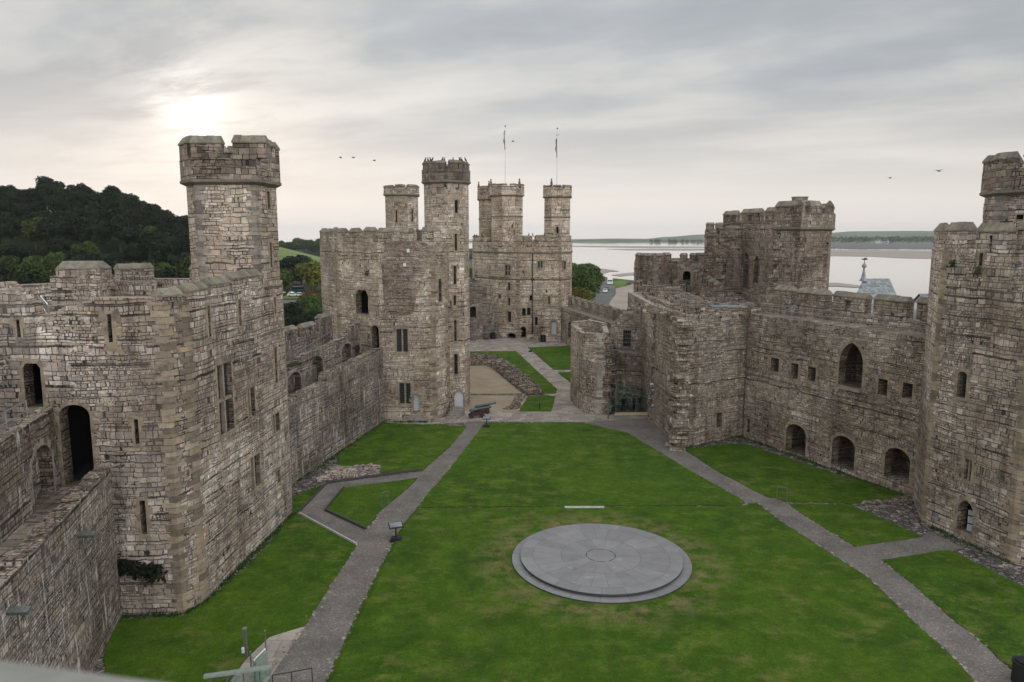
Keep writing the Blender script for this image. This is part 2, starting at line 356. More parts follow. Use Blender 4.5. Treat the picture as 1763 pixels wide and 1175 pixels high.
M['under'] = ground_mat('woodland_floor', lambda t, bs, g: t.put(bs.inputs['Base Color'], t.ramp(t.noise(g, .1, 6, .65), [(.3, (.012, .02, .007)), (.7, (.03, .045, .012))])))
M['sand'] = ground_mat('wet_sand', lambda t, bs, g: (t.put(bs.inputs['Base Color'], t.ramp(t.noise(t.vmath('MULTIPLY', g, (.2, 1.6, 1)), .01, 6, .65), [(.3, (.24, .20, .175)), (.7, (.36, .31, .27))])), bs.inputs['Roughness'].__setattr__('default_value', .6)))
M['farhill'] = ground_mat('distant_fields', lambda t, bs, g: t.put(bs.inputs['Base Color'], t.ramp(t.noise(t.vmath('MULTIPLY', g, (1, .6, 1)), .006, 5, .6), [(.35, (.05, .075, .04)), (.65, (.12, .15, .07))])))
m, t, bs = newmat('estuary_water')
g = t.n.new('ShaderNodeTexCoord').outputs['Object']
bs.inputs['Base Color'].default_value = (.34, .32, .30, 1); bs.inputs['Roughness'].default_value = .05; bs.inputs['IOR'].default_value = 1.33
bump(t, bs, t.math('ADD', t.noise(g, .25, 4, .6), t.math('MULTIPLY', t.noise(t.vmath('MULTIPLY', g, (.3, 1, 1)), .02, 3), 3.0)), .035, .25)
M['water'] = m
def slate_mat():
    m, t, bs = newmat('dais_slate')
    a = t.n.new('ShaderNodeAttribute'); a.attribute_name = 'tone'; g = t.n.new('ShaderNodeTexCoord').outputs['Object']
    c = t.ramp(a.outputs['Fac'], [(0, (.195, .190, .195)), (1, (.238, .231, .236))])
    c = t.mix(1.0, c, t.mapr(t.noise(g, 1.1, 5, .6), .3, .7, .86, 1.14), 'MULTIPLY')
    c = t.mix(t.mapr(t.noise(g, 1.6, 4, .55), .66, .72, 0, .35), c, (.45, .44, .44))
    t.put(bs.inputs['Base Color'], c); bs.inputs['Roughness'].default_value = .5
    return m
M['slate'] = slate_mat(); M['slate_dark'] = simple('dark_slate', (.05, .048, .052), .5)
def leaf(name, c, var=.5):
    m, t, bs = newmat(name)
    oi = t.n.new('ShaderNodeObjectInfo').outputs['Random']
    a = t.n.new('ShaderNodeAttribute'); a.attribute_name = 'tone'
    k = t.ramp(a.outputs['Fac'], [(0, tuple(v*(1-var) for v in c)), (1, tuple(v*(1+var) for v in c))])
    h = t.n.new('ShaderNodeHueSaturation'); t.put(h.inputs['Hue'], t.mapr(oi, 0, 1, .475, .525)); t.put(h.inputs['Value'], t.mapr(oi, 0, 1, .7, 1.25)); t.l.new(k, h.inputs['Color'])
    t.put(bs.inputs['Base Color'], h.outputs[0]); bs.inputs['Roughness'].default_value = .8; bs.inputs['Specular IOR Level'].default_value = .2
    return m
M['leaf_dark'] = leaf('dark_green_leaves', (.013, .020, .007)); M['leaf_mid'] = leaf('mid_green_leaves', (.052, .074, .016))
M['leaf_yellow'] = leaf('yellow_leaves', (.20, .15, .02)); M['leaf_autumn'] = leaf('autumn_leaves', (.13, .075, .02)); M['leaf_olive'] = leaf('olive_leaves', (.115, .112, .020))
M['weed'] = leaf('wall_foot_weeds', (.035, .065, .012)); M['moss'] = leaf('moss_and_fern', (.05, .055, .02)); M['fern'] = leaf('dark_fern', (.014, .016, .009)); M['bark'] = simple('bark', (.06, .05, .04), .95)

# ------------------------------------------------------------------ mesh writer
def world_of(o):
    m_ = Matrix.LocRotScale(o.location, o.rotation_euler, o.scale)
    return m_ if o.parent is None else world_of(o.parent) @ o.matrix_parent_inverse @ m_
class MB:
    def __init__(s): s.v = []; s.f = []; s.m = []; s.uv = []; s.tone = []
    def face(s, pts, mi=0, uv=None, tone=.5):
        pts = [Vector(p) for p in pts]
        if uv is None:
            n = (pts[1]-pts[0]).cross(pts[2]-pts[0])
            if n.length < 1e-9 and len(pts) > 3: n = (pts[2]-pts[0]).cross(pts[3]-pts[0])
            if n.length > 0: n.normalize()
            if abs(n.z) > .85: uv = [(p.x, p.y) for p in pts]
            else:
                tg = Vector((-n.y, n.x, 0)).normalized()
                up = n.cross(tg); sgn = 1 if up.z > 0 else -1
                uv = [(p.dot(tg), p.dot(up)*sgn) for p in pts]
        i = len(s.v); s.v += pts; s.f.append(tuple(range(i, i+len(pts)))); s.m.append(mi); s.uv += uv; s.tone.append(tone)
    def box(s, c, size, rz=0.0, mi=0, skip=(), tone=.5, rx=0.0, ry=0.0):
        c = Vector(c); h = Vector(size)/2
        mt = Matrix.Rotation(rz, 3, 'Z') @ Matrix.Rotation(ry, 3, 'Y') @ Matrix.Rotation(rx, 3, 'X')
        q = lambda x, y, z: c + mt @ Vector((x*h.x, y*h.y, z*h.z))
        F = dict(b=[(-1,-1,-1),(-1,1,-1),(1,1,-1),(1,-1,-1)], t=[(-1,-1,1),(1,-1,1),(1,1,1),(-1,1,1)], f=[(-1,-1,-1),(1,-1,-1),(1,-1,1),(-1,-1,1)],
                 k=[(1,1,-1),(-1,1,-1),(-1,1,1),(1,1,1)], l=[(-1,1,-1),(-1,-1,-1),(-1,-1,1),(-1,1,1)], r=[(1,-1,-1),(1,1,-1),(1,1,1),(1,-1,1)])
        for k, p in F.items():
            if k not in skip: s.face([q(*a) for a in p], mi, tone=tone)
    def prism(s, poly, z0, z1, mi=0, top=True, bottom=False, mit=None):
        n = len(poly)
        for i in range(n):
            a, b = poly[i], poly[(i+1) % n]
            s.face([(a[0], a[1], z0), (b[0], b[1], z0), (b[0], b[1], z1), (a[0], a[1], z1)], mi)
        if top: s.flat(poly, z1, mi if mit is None else mit)
        if bottom: s.flat(poly[::-1], z0, mi)
    def flat(s, poly, z, mi=0):
        v = [Vector((p[0], p[1], 0)) for p in poly]
        for tri in tessellate_polygon([v]):
            p = [Vector((v[i].x, v[i].y, z)) for i in tri]
            if (p[1]-p[0]).cross(p[2]-p[0]).z < 0: p.reverse()
            s.face(p, mi)
    def ring(s, o, i, z0, z1, mi=0, bottom=True, mit=None):
        n = len(o); mit = mi if mit is None else mit
        for k in range(n):
            a, b, c, e = o[k], o[(k+1) % n], i[(k+1) % n], i[k]
            s.face([(a[0], a[1], z0), (b[0], b[1], z0), (b[0], b[1], z1), (a[0], a[1], z1)], mi)
            s.face([(c[0], c[1], z0), (e[0], e[1], z0), (e[0], e[1], z1), (c[0], c[1], z1)], mi)
            s.face([(a[0], a[1], z1), (b[0], b[1], z1), (c[0], c[1], z1), (e[0], e[1], z1)], mit)
            if bottom: s.face([(a[0], a[1], z0), (e[0], e[1], z0), (c[0], c[1], z0), (b[0], b[1], z0)], mi)
    def tube(s, pts, r, n=6, mi=0, r2=None, cap=True):
        pts = [Vector(p) for p in pts]; rings = []
        for k, p in enumerate(pts):
            dv = (pts[min(k+1, len(pts)-1)] - pts[max(k-1, 0)]).normalized()
            a = dv.orthogonal().normalized(); b = dv.cross(a)
            rr = r if r2 is None else r + (r2-r)*k/(len(pts)-1)
            rings.append([p + (a*math.cos(2*math.pi*j/n) + b*math.sin(2*math.pi*j/n))*rr for j in range(n)])
        for A, B in zip(rings, rings[1:]):
            for j in range(n): s.face([A[j], A[(j+1) % n], B[(j+1) % n], B[j]], mi)
        if cap: s.face(rings[0][::-1], mi); s.face(rings[-1], mi)
    def lathe(s, prof, axis0, axis1, n=12, mi=0):           # prof: (t metres along axis, radius)
        a0 = Vector(axis0); dv = (Vector(axis1)-a0).normalized(); a = dv.orthogonal().normalized(); b = dv.cross(a)
        rings = [[a0 + dv*tt + (a*math.cos(2*math.pi*j/n)+b*math.sin(2*math.pi*j/n))*rr for j in range(n)] for tt, rr in prof]
        for A, B in zip(rings, rings[1:]):
            for j in range(n): s.face([A[j], A[(j+1) % n], B[(j+1) % n], B[j]], mi)
        s.face(rings[0][::-1], mi); s.face(rings[-1], mi)
    def build(s, name, mats, parent=None, loc=None, smooth=False, merge=False):
        me = bpy.data.meshes.new(name)
        me.from_pydata([tuple(v) for v in s.v], [], s.f)
        ul = me.uv_layers.new(name='UVMap'); ul.data.foreach_set('uv', [c for q in s.uv for c in q])
        at = me.attributes.new('tone', 'FLOAT', 'FACE'); at.data.foreach_set('value', s.tone)
        for mm in (mats if isinstance(mats, (list, tuple)) else [mats]): me.materials.append(M[mm] if isinstance(mm, str) else mm)
        me.polygons.foreach_set('material_index', s.m)
        if merge or smooth:
            bm = bmesh.new(); bm.from_mesh(me); bmesh.ops.remove_doubles(bm, verts=bm.verts, dist=1e-4); bm.to_mesh(me); bm.free()
        if smooth: me.polygons.foreach_set('use_smooth', [True]*len(me.polygons))
        o = bpy.data.objects.new(name, me); col.objects.link(o)
        if loc is not None:                                     # mesh was written in world space: move its origin
            me.transform(Matrix.Translation(-Vector(loc))); o.location = loc
        if parent is not None:
            o.parent = parent
            o.matrix_parent_inverse = world_of(parent).inverted()
        return o
def tag(o, label, cat, group=None, kind=None):
    o['label'] = label; o['category'] = cat
    if group: o['group'] = group
    if kind: o['kind'] = kind
    return o
def thing(name, loc, label, cat, group=None):
    o = bpy.data.objects.new(name, None); col.objects.link(o); o.location = loc; o.empty_display_size = .5
    return tag(o, label, cat, group)
def struct(name, mb, mat, **k):
    o = mb.build(name, mat, **k); o['kind'] = 'structure'; return o
def kids(o): return [c for c in bpy.data.objects if c.parent is o]
def copy_tree(o, ch=None):
    """copy of a thing with its parts (ch: list of direct parts, each (part, [sub-parts]))"""
    r = o.copy(); col.objects.link(r)
    for c, subs in ch or []:
        k = c.copy(); col.objects.link(k); k.parent = r
        for g in subs: q = g.copy(); col.objects.link(q); q.parent = k
    return r
def V2(*p): return [Vector(q) for q in p]
def offset_poly(poly, dd):                                  # outward for CCW
    n = len(poly); out = []
    for i in range(n):
        p0, p1, p2 = Vector(poly[i-1][:2]), Vector(poly[i][:2]), Vector(poly[(i+1) % n][:2])
        d1 = (p1-p0).normalized(); d2 = (p2-p1).normalized()
        n1 = Vector((d1.y, -d1.x)); n2 = Vector((d2.y, -d2.x)); bb = n1+n2
        k = dd/max(.35, (bb.length**2)/2) if bb.length > 1e-6 else dd
        out.append(p1 + bb*k)
    return out
def ngon(c, r, n=8, rot=0.0): return [Vector((c[0]+r*math.cos(rot+2*math.pi*i/n), c[1]+r*math.sin(rot+2*math.pi*i/n))) for i in range(n)]

# ------------------------------------------------------------------ walls and openings
def frame(A, B):
    A = Vector(A[:2]); B = Vector(B[:2]); dv = (B-A).normalized(); n = Vector((dv.y, -dv.x))
    return (lambda s, z, o=0.0: Vector((A.x+dv.x*s+n.x*o, A.y+dv.y*s+n.y*o, z))), (B-A).length
def hole_pts(k, s0, s1, z0, z1):
    w = s1-s0; c = (s0+s1)/2
    if k == 'arch':                                         # segmental / round head
        r = min(w/2, (z1-z0)*.5); zs = z1-r*.75
        return [(s0, z0), (s1, z0)] + [(c+w/2*math.cos(a), zs+(z1-zs)*math.sin(a)) for a in [math.pi*i/10 for i in range(0, 11)]]
    if k == 'pointed':
        r = min(.75*w, (z1-z0)*.75); q = r/(.75*w); th = math.acos(1/3); rise = .7071*w*q; zs = z1-rise
        L = [(c-.25*w+.75*w*math.cos(th*a/6), zs+.75*w*math.sin(th*a/6)*q) for a in range(7)]
        return [(s0, z0), (s1, z0)] + L + [(2*c-a, b) for a, b in L[-2::-1]]
    if k == 'shoulder':
        return [(s0, z0), (s1, z0), (s1, z1-.28*w), (s1-.18*w, z1), (s0+.18*w, z1), (s0, z1-.28*w)]
    return [(s0, z0), (s1, z0), (s1, z1), (s0, z1)]
def panel(mb, A, B, outline, holes=(), mi=0, off=0.0, rev=False):
    f, _ = frame(A, B)
    loops = [[Vector((s, z, 0)) for s, z in outline]] + [[Vector((s, z, 0)) for s, z in h] for h in holes]
    flatv = [v for l in loops for v in l]
    for tri in tessellate_polygon(loops):
        p = [flatv[i] for i in tri]
        if abs((p[1]-p[0]).cross(p[2]-p[0]).z) < 1e-7: continue
        if ((p[1]-p[0]).cross(p[2]-p[0]).z < 0) != rev: p.reverse()
        mb.face([f(q.x, q.y, off) for q in p], mi)
def subdiv(loop, step):
    out = []
    for i in range(len(loop)):
        a, b = loop[i], loop[(i+1) % len(loop)]; L = math.hypot(b[0]-a[0], b[1]-a[1]); n = max(1, round(L/step))
        out += [(a[0]+(b[0]-a[0])*k/n, a[1]+(b[1]-a[1])*k/n) for k in range(n)]
    return out
def surround(mb, f, loop, wd, mi, proud=.02, step=.36, sill=True):
    lp = subdiv(loop, step); n = len(lp); zb = min(z for _, z in lp)
    cs = sum(s for s, _ in lp)/n; cz = sum(z for _, z in lp)/n
    off = []
    for i in range(n):
        p0, p1, p2 = lp[i-1], lp[i], lp[(i+1) % n]
        d1 = Vector((p1[0]-p0[0], p1[1]-p0[1])).normalized(); d2 = Vector((p2[0]-p1[0], p2[1]-p1[1])).normalized()
        nn = Vector((d1.y, -d1.x)) + Vector((d2.y, -d2.x))
        off.append(nn.normalized() if nn.length > 1e-6 else Vector((d1.y, -d1.x)))
    for i in range(n):
        a, b = lp[i], lp[(i+1) % n]
        if not sill and abs(a[1]-zb) < 1e-4 and abs(b[1]-zb) < 1e-4: continue
        k = wd*(.75 if i % 2 else 1.5)*random.uniform(.85, 1.2); oa, ob = off[i], off[(i+1) % n]
        A_, B_ = (a[0]+oa.x*k, a[1]+oa.y*k), (b[0]+ob.x*k, b[1]+ob.y*k)
        pr = proud*random.uniform(.7, 1.5); tn = random.uniform(.15, .9)
        mb.face([f(*a, pr), f(*A_, pr), f(*B_, pr), f(*b, pr)], mi, tone=tn)
        for q, w2 in ((a, A_), (A_, B_), (B_, b), (b, a)): mb.face([f(*q, 0), f(*q, pr), f(*w2, pr), f(*w2, 0)], mi, tone=tn)
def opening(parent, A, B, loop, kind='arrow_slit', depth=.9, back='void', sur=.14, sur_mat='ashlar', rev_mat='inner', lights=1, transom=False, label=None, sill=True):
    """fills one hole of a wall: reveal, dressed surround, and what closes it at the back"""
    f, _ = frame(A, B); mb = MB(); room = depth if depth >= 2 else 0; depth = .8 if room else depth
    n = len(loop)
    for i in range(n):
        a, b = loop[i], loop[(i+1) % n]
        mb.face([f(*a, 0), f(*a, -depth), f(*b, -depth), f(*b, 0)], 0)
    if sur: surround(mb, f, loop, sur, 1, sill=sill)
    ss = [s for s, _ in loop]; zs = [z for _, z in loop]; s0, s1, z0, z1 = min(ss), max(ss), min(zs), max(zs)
    if room:                                                 # an unlit room behind the opening, shade also put into its dark colour
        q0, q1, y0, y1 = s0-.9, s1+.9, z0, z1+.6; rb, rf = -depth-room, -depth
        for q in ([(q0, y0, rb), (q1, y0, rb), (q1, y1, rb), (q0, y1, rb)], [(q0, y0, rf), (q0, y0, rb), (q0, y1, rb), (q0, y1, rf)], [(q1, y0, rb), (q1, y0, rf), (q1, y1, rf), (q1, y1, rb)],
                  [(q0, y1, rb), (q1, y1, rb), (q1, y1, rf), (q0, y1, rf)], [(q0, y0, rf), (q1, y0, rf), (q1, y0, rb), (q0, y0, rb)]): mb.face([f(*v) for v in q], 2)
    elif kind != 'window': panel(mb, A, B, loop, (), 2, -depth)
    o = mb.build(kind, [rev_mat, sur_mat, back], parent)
    if label: o['label'] = label
    if kind == 'window':
        pb = MB(); panel(pb, A, B, loop, (), 0, -depth+.004); pb.build('pane', 'pane', o)
        mu = MB(); dd = -.07
        def bar(sa, sb, za, zb): 
            for q in (1,): mu.face([f(sa, za, dd), f(sb, za, dd), f(sb, zb, dd), f(sa, zb, dd)])
            mu.face([f(sa, za, dd), f(sa, zb, dd), f(sa, zb, -depth+.006), f(sa, za, -depth+.006)]); mu.face([f(sb, za, dd), f(sb, za, -depth+.006), f(sb, zb, -depth+.006), f(sb, zb, dd)])
            mu.face([f(sa, zb, dd), f(sb, zb, dd), f(sb, zb, -depth+.006), f(sa, zb, -depth+.006)]); mu.face([f(sa, za, dd), f(sa, za, -depth+.006), f(sb, za, -depth+.006), f(sb, za, dd)])
        mw = min(.15, (s1-s0)*.17)
        for k in range(1, lights): c = s0+(s1-s0)*k/lights; bar(c-mw/2, c+mw/2, z0, z1)
        if transom: zc = (z0+z1)/2-.1; bar(s0, s1, zc-.08, zc+.08)
        if lights > 1 or transom: mu.build('mullion', 'ashlar', o)
    return o
def merlon(parent, A, B, s0, s1, z0, h, th, ridge=.35, over=.07, mats=('tower', 'coping'), slit=False, gable=True, jit=0.07):
    f, _ = frame(A, B); mb = MB(); h += random.uniform(-jit, jit); z1 = z0+h
    holes = []
    if slit: c = (s0+s1)/2; hw = .07 if slit is True else slit; holes = [[(c-hw, z0+.1*h), (c+hw, z0+.1*h), (c+hw, z0+.8*h), (c-hw, z0+.8*h)]]
    panel(mb, A, B, [(s0, z0), (s1, z0), (s1, z1), (s0, z1)], holes)
    panel(mb, A, B, [(s0, z0), (s1, z0), (s1, z1), (s0, z1)], holes, off=-th, rev=True)
    for hl in holes:
        for i in range(4): a, b = hl[i], hl[(i+1) % 4]; mb.face([f(*a, 0), f(*a, -th), f(*b, -th), f(*b, 0)], 0)
    mb.face([f(s0, z0, -th), f(s0, z0, 0), f(s0, z1, 0), f(s0, z1, -th)]); mb.face([f(s1, z0, 0), f(s1, z0, -th), f(s1, z1, -th), f(s1, z1, 0)])
    if gable:                                                # saddleback coping laid in separate stones
        sa, sb = s0-over*.6, s1+over*.6; n = max(1, round((sb-sa)/.55)); cc = -th/2
        for k in range(n):
            a = sa+(sb-sa)*k/n+.006; b = sa+(sb-sa)*(k+1)/n-.006; dz = random.uniform(-.025, .025); tn = random.uniform(.1, .95); t1 = z1+.09
            e0, e1 = over+random.uniform(-.02, .02), -th-over
            rz = z1+.09+ridge+dz; hip = .22*ridge if (k in (0, n-1)) else 0
            ra, rb = a+(hip if k == 0 else 0), b-(hip if k == n-1 else 0)
            mb.face([f(a, z1, e0), f(b, z1, e0), f(b, t1, e0), f(a, t1, e0)], 1, tone=tn); mb.face([f(b, z1, e1), f(a, z1, e1), f(a, t1, e1), f(b, t1, e1)], 1, tone=tn)
            mb.face([f(a, t1, e0), f(b, t1, e0), f(rb, rz, cc+.08), f(ra, rz, cc+.08)], 1, tone=tn); mb.face([f(b, t1, e1), f(a, t1, e1), f(ra, rz, cc-.08), f(rb, rz, cc-.08)], 1, tone=tn)
            mb.face([f(ra, rz, cc+.08), f(rb, rz, cc+.08), f(rb, rz, cc-.08), f(ra, rz, cc-.08)], 1, tone=tn)
            for q, r_ in ((a, ra), (b, rb)): mb.face([f(q, z1, e0), f(q, t1, e0), f(r_, rz, cc+.08), f(r_, rz, cc-.08), f(q, t1, e1), f(q, z1, e1)], 1, tone=tn)
            mb.face([f(a, z1, e0), f(a, z1, e1), f(b, z1, e1), f(b, z1, e0)], 1, tone=tn)
    else: mb.face([f(s0, z1, 0), f(s1, z1, 0), f(s1, z1, -th), f(s0, z1, -th)], 1)
    return mb.build('merlon', list(mats), parent)
def quoins(mb, poly, i, z0, z1, mi=1, row=.30, proud=.035, l0=.32, l1=.62):
    n = len(poly); p = Vector(poly[i][:2]); a = (Vector(poly[i-1][:2])-p).normalized(); b = (Vector(poly[(i+1) % n][:2])-p).normalized()
    na = Vector((-a.y, a.x))*-1; na = Vector((a.y, -a.x))*-1
    d1 = -a; n1 = Vector((d1.y, -d1.x)); n2 = Vector((b.y, -b.x)); bis = n1+n2; k = 1/max(.4, bis.length**2/2)
    z = z0; q = 0
    while z < z1-.1:
        h = min(row*random.uniform(.75, 1.3), z1-z); la, lb = (l0, l1) if q % 2 else (l1, l0)
        la *= random.uniform(.7, 1.25); lb *= random.uniform(.7, 1.25); pr = proud*random.uniform(.4, 1.8)
        c = p+bis*(k*pr); A1 = p+a*la+n1*pr; B1 = p+b*lb+n2*pr; A0 = p+a*la-n1*.02; B0 = p+b*lb-n2*.02
        zt = z+h-.03; tn = random.random()
        F = lambda s_, t_: mb.face([(s_.x, s_.y, z), (t_.x, t_.y, z), (t_.x, t_.y, zt), (s_.x, s_.y, zt)], mi, tone=tn)
        F(A0, A1); F(A1, c); F(c, B1); F(B1, B0)
        mb.face([(A0.x, A0.y, zt), (A1.x, A1.y, zt), (c.x, c.y, zt), (B1.x, B1.y, zt), (B0.x, B0.y, zt), (p.x-bis.x*.02, p.y-bis.y*.02, zt)], mi, tone=tn)
        z += h; q += 1
def shell(parent, poly, z0, z1, holes=None, mats=('tower', 'ashlar_grey', 'floor'), qs=(), th=.7, floor=1.3, name='wall', merl=None, mh=.9, mmats=None, ridge=.35, sides=None, tops=None, cop=True, qmat=None):
    """polygonal tower body: pierced faces, open parapet ring, roof floor; returns the wall part"""
    n = len(poly); mb = MB(); ops = []
    for i in range(n):
        A, B = poly[i], poly[(i+1) % n]; L = (Vector(B[:2])-Vector(A[:2])).length; zt = (tops or {}).get(i, z1)
        hl = []
        for h in (holes or {}).get(i, []):
            k, (x0, y0, x1, y1) = h[0], h[1]; opt = h[2] if len(h) > 2 else {}
            s0, _ = SZ(A, B, x0, (y0+y1)/2); s1, _ = SZ(A, B, x1, (y0+y1)/2); _, zb = SZ(A, B, (x0+x1)/2, y1); _, zt_ = SZ(A, B, (x0+x1)/2, y0)
            if s0 > s1: s0, s1 = s1, s0
            s0 = max(.05, s0); s1 = min(L-.05, s1); zb = max(z0+.02, zb); zt_ = min(zt-.05, zt_)
            if s1-s0 < .05: continue
            lp = hole_pts(k, s0, s1, zb, zt_); hl.append(lp); ops.append((A, B, lp, opt))
        panel(mb, A, B, [(0, z0), (L, z0), (L, zt), (0, zt)], hl)
    inn = offset_poly(poly, -th); zf = z1-floor
    for i in range(n):
        a, b, c, e = poly[i], poly[(i+1) % n], inn[(i+1) % n], inn[i]; zt = (tops or {}).get(i, z1)
        mb.face([(a[0], a[1], zt), (b[0], b[1], zt), (c[0], c[1], zt), (e[0], e[1], zt)], 2 if not cop else 1)
        mb.face([(c[0], c[1], zf), (e[0], e[1], zf), (e[0], e[1], zt), (c[0], c[1], zt)], 0)
        if tops: 
            for q, r_ in ((a, e), (b, c)): mb.face([(q[0], q[1], z1-.5), (r_[0], r_[1], z1-.5), (r_[0], r_[1], zt), (q[0], q[1], zt)], 0)
    mb.flat(inn, zf, 2)
    for i in qs: quoins(mb, poly, i, z0, z1)
    mats = list(mats)
    if qmat: mats[1] = qmat
    o = mb.build(name, mats, parent)
    for A, B, lp, opt in ops:
        opt = dict(opt); own = parent if parent is not None and parent.parent is None else parent
        opening(own, A, B, lp, **opt)
    for i, spec in (merl or {}).items():
        A, B = poly[i], poly[(i+1) % n]; L = (Vector(B[:2])-Vector(A[:2])).length; zt = (tops or {}).get(i, z1)
        lst = spec
        if isinstance(spec, int): g = L/(spec*2-.0); lst = [(g*(2*k+.45), g*(2*k+1.55)) for k in range(spec)]
        for s in lst:
            merlon(parent, A, B, s[0], s[1], zt, mh*(s[2] if len(s) > 2 else 1), th, ridge, mats=mmats or (mats[0], 'coping'), slit=(s[3] if len(s) > 3 else False))
    return o
def string_course(parent, poly, z, h=.28, out=.14, mat='coping_dark'):
    mb = MB(); a = offset_poly(poly, out); b = offset_poly(poly, -.03); lo = offset_poly(poly, .02); n = len(poly)
    for k in range(n):
        k2 = (k+1) % n
        mb.face([(lo[k].x, lo[k].y, z), (lo[k2].x, lo[k2].y, z), (a[k2].x, a[k2].y, z+h*.5), (a[k].x, a[k].y, z+h*.5)])
        mb.face([(a[k].x, a[k].y, z+h*.5), (a[k2].x, a[k2].y, z+h*.5), (a[k2].x, a[k2].y, z+h), (a[k].x, a[k].y, z+h)])
        mb.face([(a[k].x, a[k].y, z+h), (a[k2].x, a[k2].y, z+h), (b[k2].x, b[k2].y, z+h), (b[k].x, b[k].y, z+h)])
    return mb.build('string_course', mat, parent)
def turret(parent, poly, z0, zc, z1, ztop, holes=None, mats=('tower', 'ashlar_grey', 'floor'), hmat='headstone', out=.24, merl=None, th=.55, qs=(), ridge=.3, extra=(), cmat='coping_dark'):
    """stair turret: shaft, string course, projecting head and merlons"""
    t_ = shell(parent, poly, z0, zc, holes, mats, qs=qs, th=.5, floor=.3, name='turret')
    string_course(t_, offset_poly(poly, .0), zc-.02, .34, out+.06)
    head = offset_poly(poly, out)
    mb = MB(); inn = offset_poly(head, -th); mb.ring(head, inn, zc+.30, z1, 0, mit=1); mb.build('battlement', [hmat, cmat], t_)
    n = len(head)
    for i in range(n):
        A, B = head[i], head[(i+1) % n]; L = (B-A).length
        sp = (merl or {}).get(i, 'auto')
        if sp == 'auto': sp = [(L*.16, L*.84)] if L < 2.6 else [(L*.02, L*.40), (L*.60, L*.98)]
        for s in sp: merlon(t_, A, B, s[0], s[1], z1, ztop-z1-ridge-.09, th, ridge, mats=(hmat, cmat), slit=(s[2] if len(s) > 2 else False))
    for z in extra: string_course(t_, poly, z, .22, .1)
    return t_
def ragged(pts, step=.55, amp=.22):
    """stepped broken top between the given (s, z) points, left to right"""
    out = []
    for (s0, z0), (s1, z1) in zip(pts, pts[1:]):
        n = max(1, round((s1-s0)/step)); 
        for k in range(n):
            a = s0+(s1-s0)*k/n; b = s0+(s1-s0)*(k+1)/n; z = z0+(z1-z0)*(k+.5)/n+random.uniform(-amp, amp)
            out += [(a, z), (b-.03, z+random.uniform(-.05, .05))]
    return out
def slabwall(mb, A, B, top, z0, th, holes=(), mi=0, mit=None, ends=True, back_holes=True):
    """free-standing wall: front A-B, thickness th behind it, top profile as (s, z) list"""
    f, L = frame(A, B); top = [(max(0.0, min(L, s)), z) for s, z in top]
    ol = [(0, z0), (L, z0)] + top[::-1]
    panel(mb, A, B, ol, holes, mi); panel(mb, A, B, ol, holes if back_holes else (), mi, off=-th, rev=True)
    for a, b in zip(top, top[1:]): mb.face([f(*a, 0), f(*b, 0), f(*b, -th), f(*a, -th)], mi if mit is None else mit)
    if ends:
        mb.face([f(0, z0, -th), f(0, z0, 0), f(*top[0], 0), f(*top[0], -th)], mi); mb.face([f(L, z0, 0), f(L, z0, -th), f(*top[-1], -th), f(*top[-1], 0)], mi)
    return ol
def px_loop(A, B, k, x0, y0, x1, y1):
    s0, _ = SZ(A, B, x0, (y0+y1)/2); s1, _ = SZ(A, B, x1, (y0+y1)/2); _, zb = SZ(A, B, (x0+x1)/2, y1); _, zt = SZ(A, B, (x0+x1)/2, y0)
    return hole_pts(k, min(s0, s1), max(s0, s1), zb, zt)
def railing(label, pts, h=1.05, mat='steel', step=1.6, name='handrail', rails=(1.0, .55), group=None, r=.025):
    """pts: 3-D foot points"""
    pts = [Vector(p) for p in pts]; o = thing(name, pts[0], label, 'railing', group)
    rb = MB()
    for q in rails: rb.tube([p+Vector((0, 0, h*q)) for p in pts], r, 6)
    rb.build('rail', mat, o)
    for a, b in zip(pts, pts[1:]):
        n = max(1, round((b-a).length/step))
        for k in range(n+1 if b is pts[-1] else n):
            p = a+(b-a)*k/n; m_ = MB(); m_.tube([p, p+Vector((0, 0, h))], r*.95, 6); m_.build('post', mat, o)
    return o

# ================================================================== GROUND
def poly_px(pts, z=0.0): return [P(x, y, z) for x, y in pts]
def sheet(name, polys, z, mat, rise=None):
    mb = MB()
    for pl in polys:
        mb.flat(pl, z)
        if rise:
            q = pl; area = sum(a.x*b.y-b.x*a.y for a, b in zip(q, q[1:]+q[:1]))
            if area < 0: q = q[::-1]
            mb.prism(q, z-rise, z, top=False)
    return struct(name, mb, mat)
mb = MB(); mb.flat([(-46, -30), (60, -30), (46, 60), (38, 100), (24, 128), (16, 160), (-30, 160), (-40, 90)], 0.0); struct('courtyard_ground', mb, 'cobble')
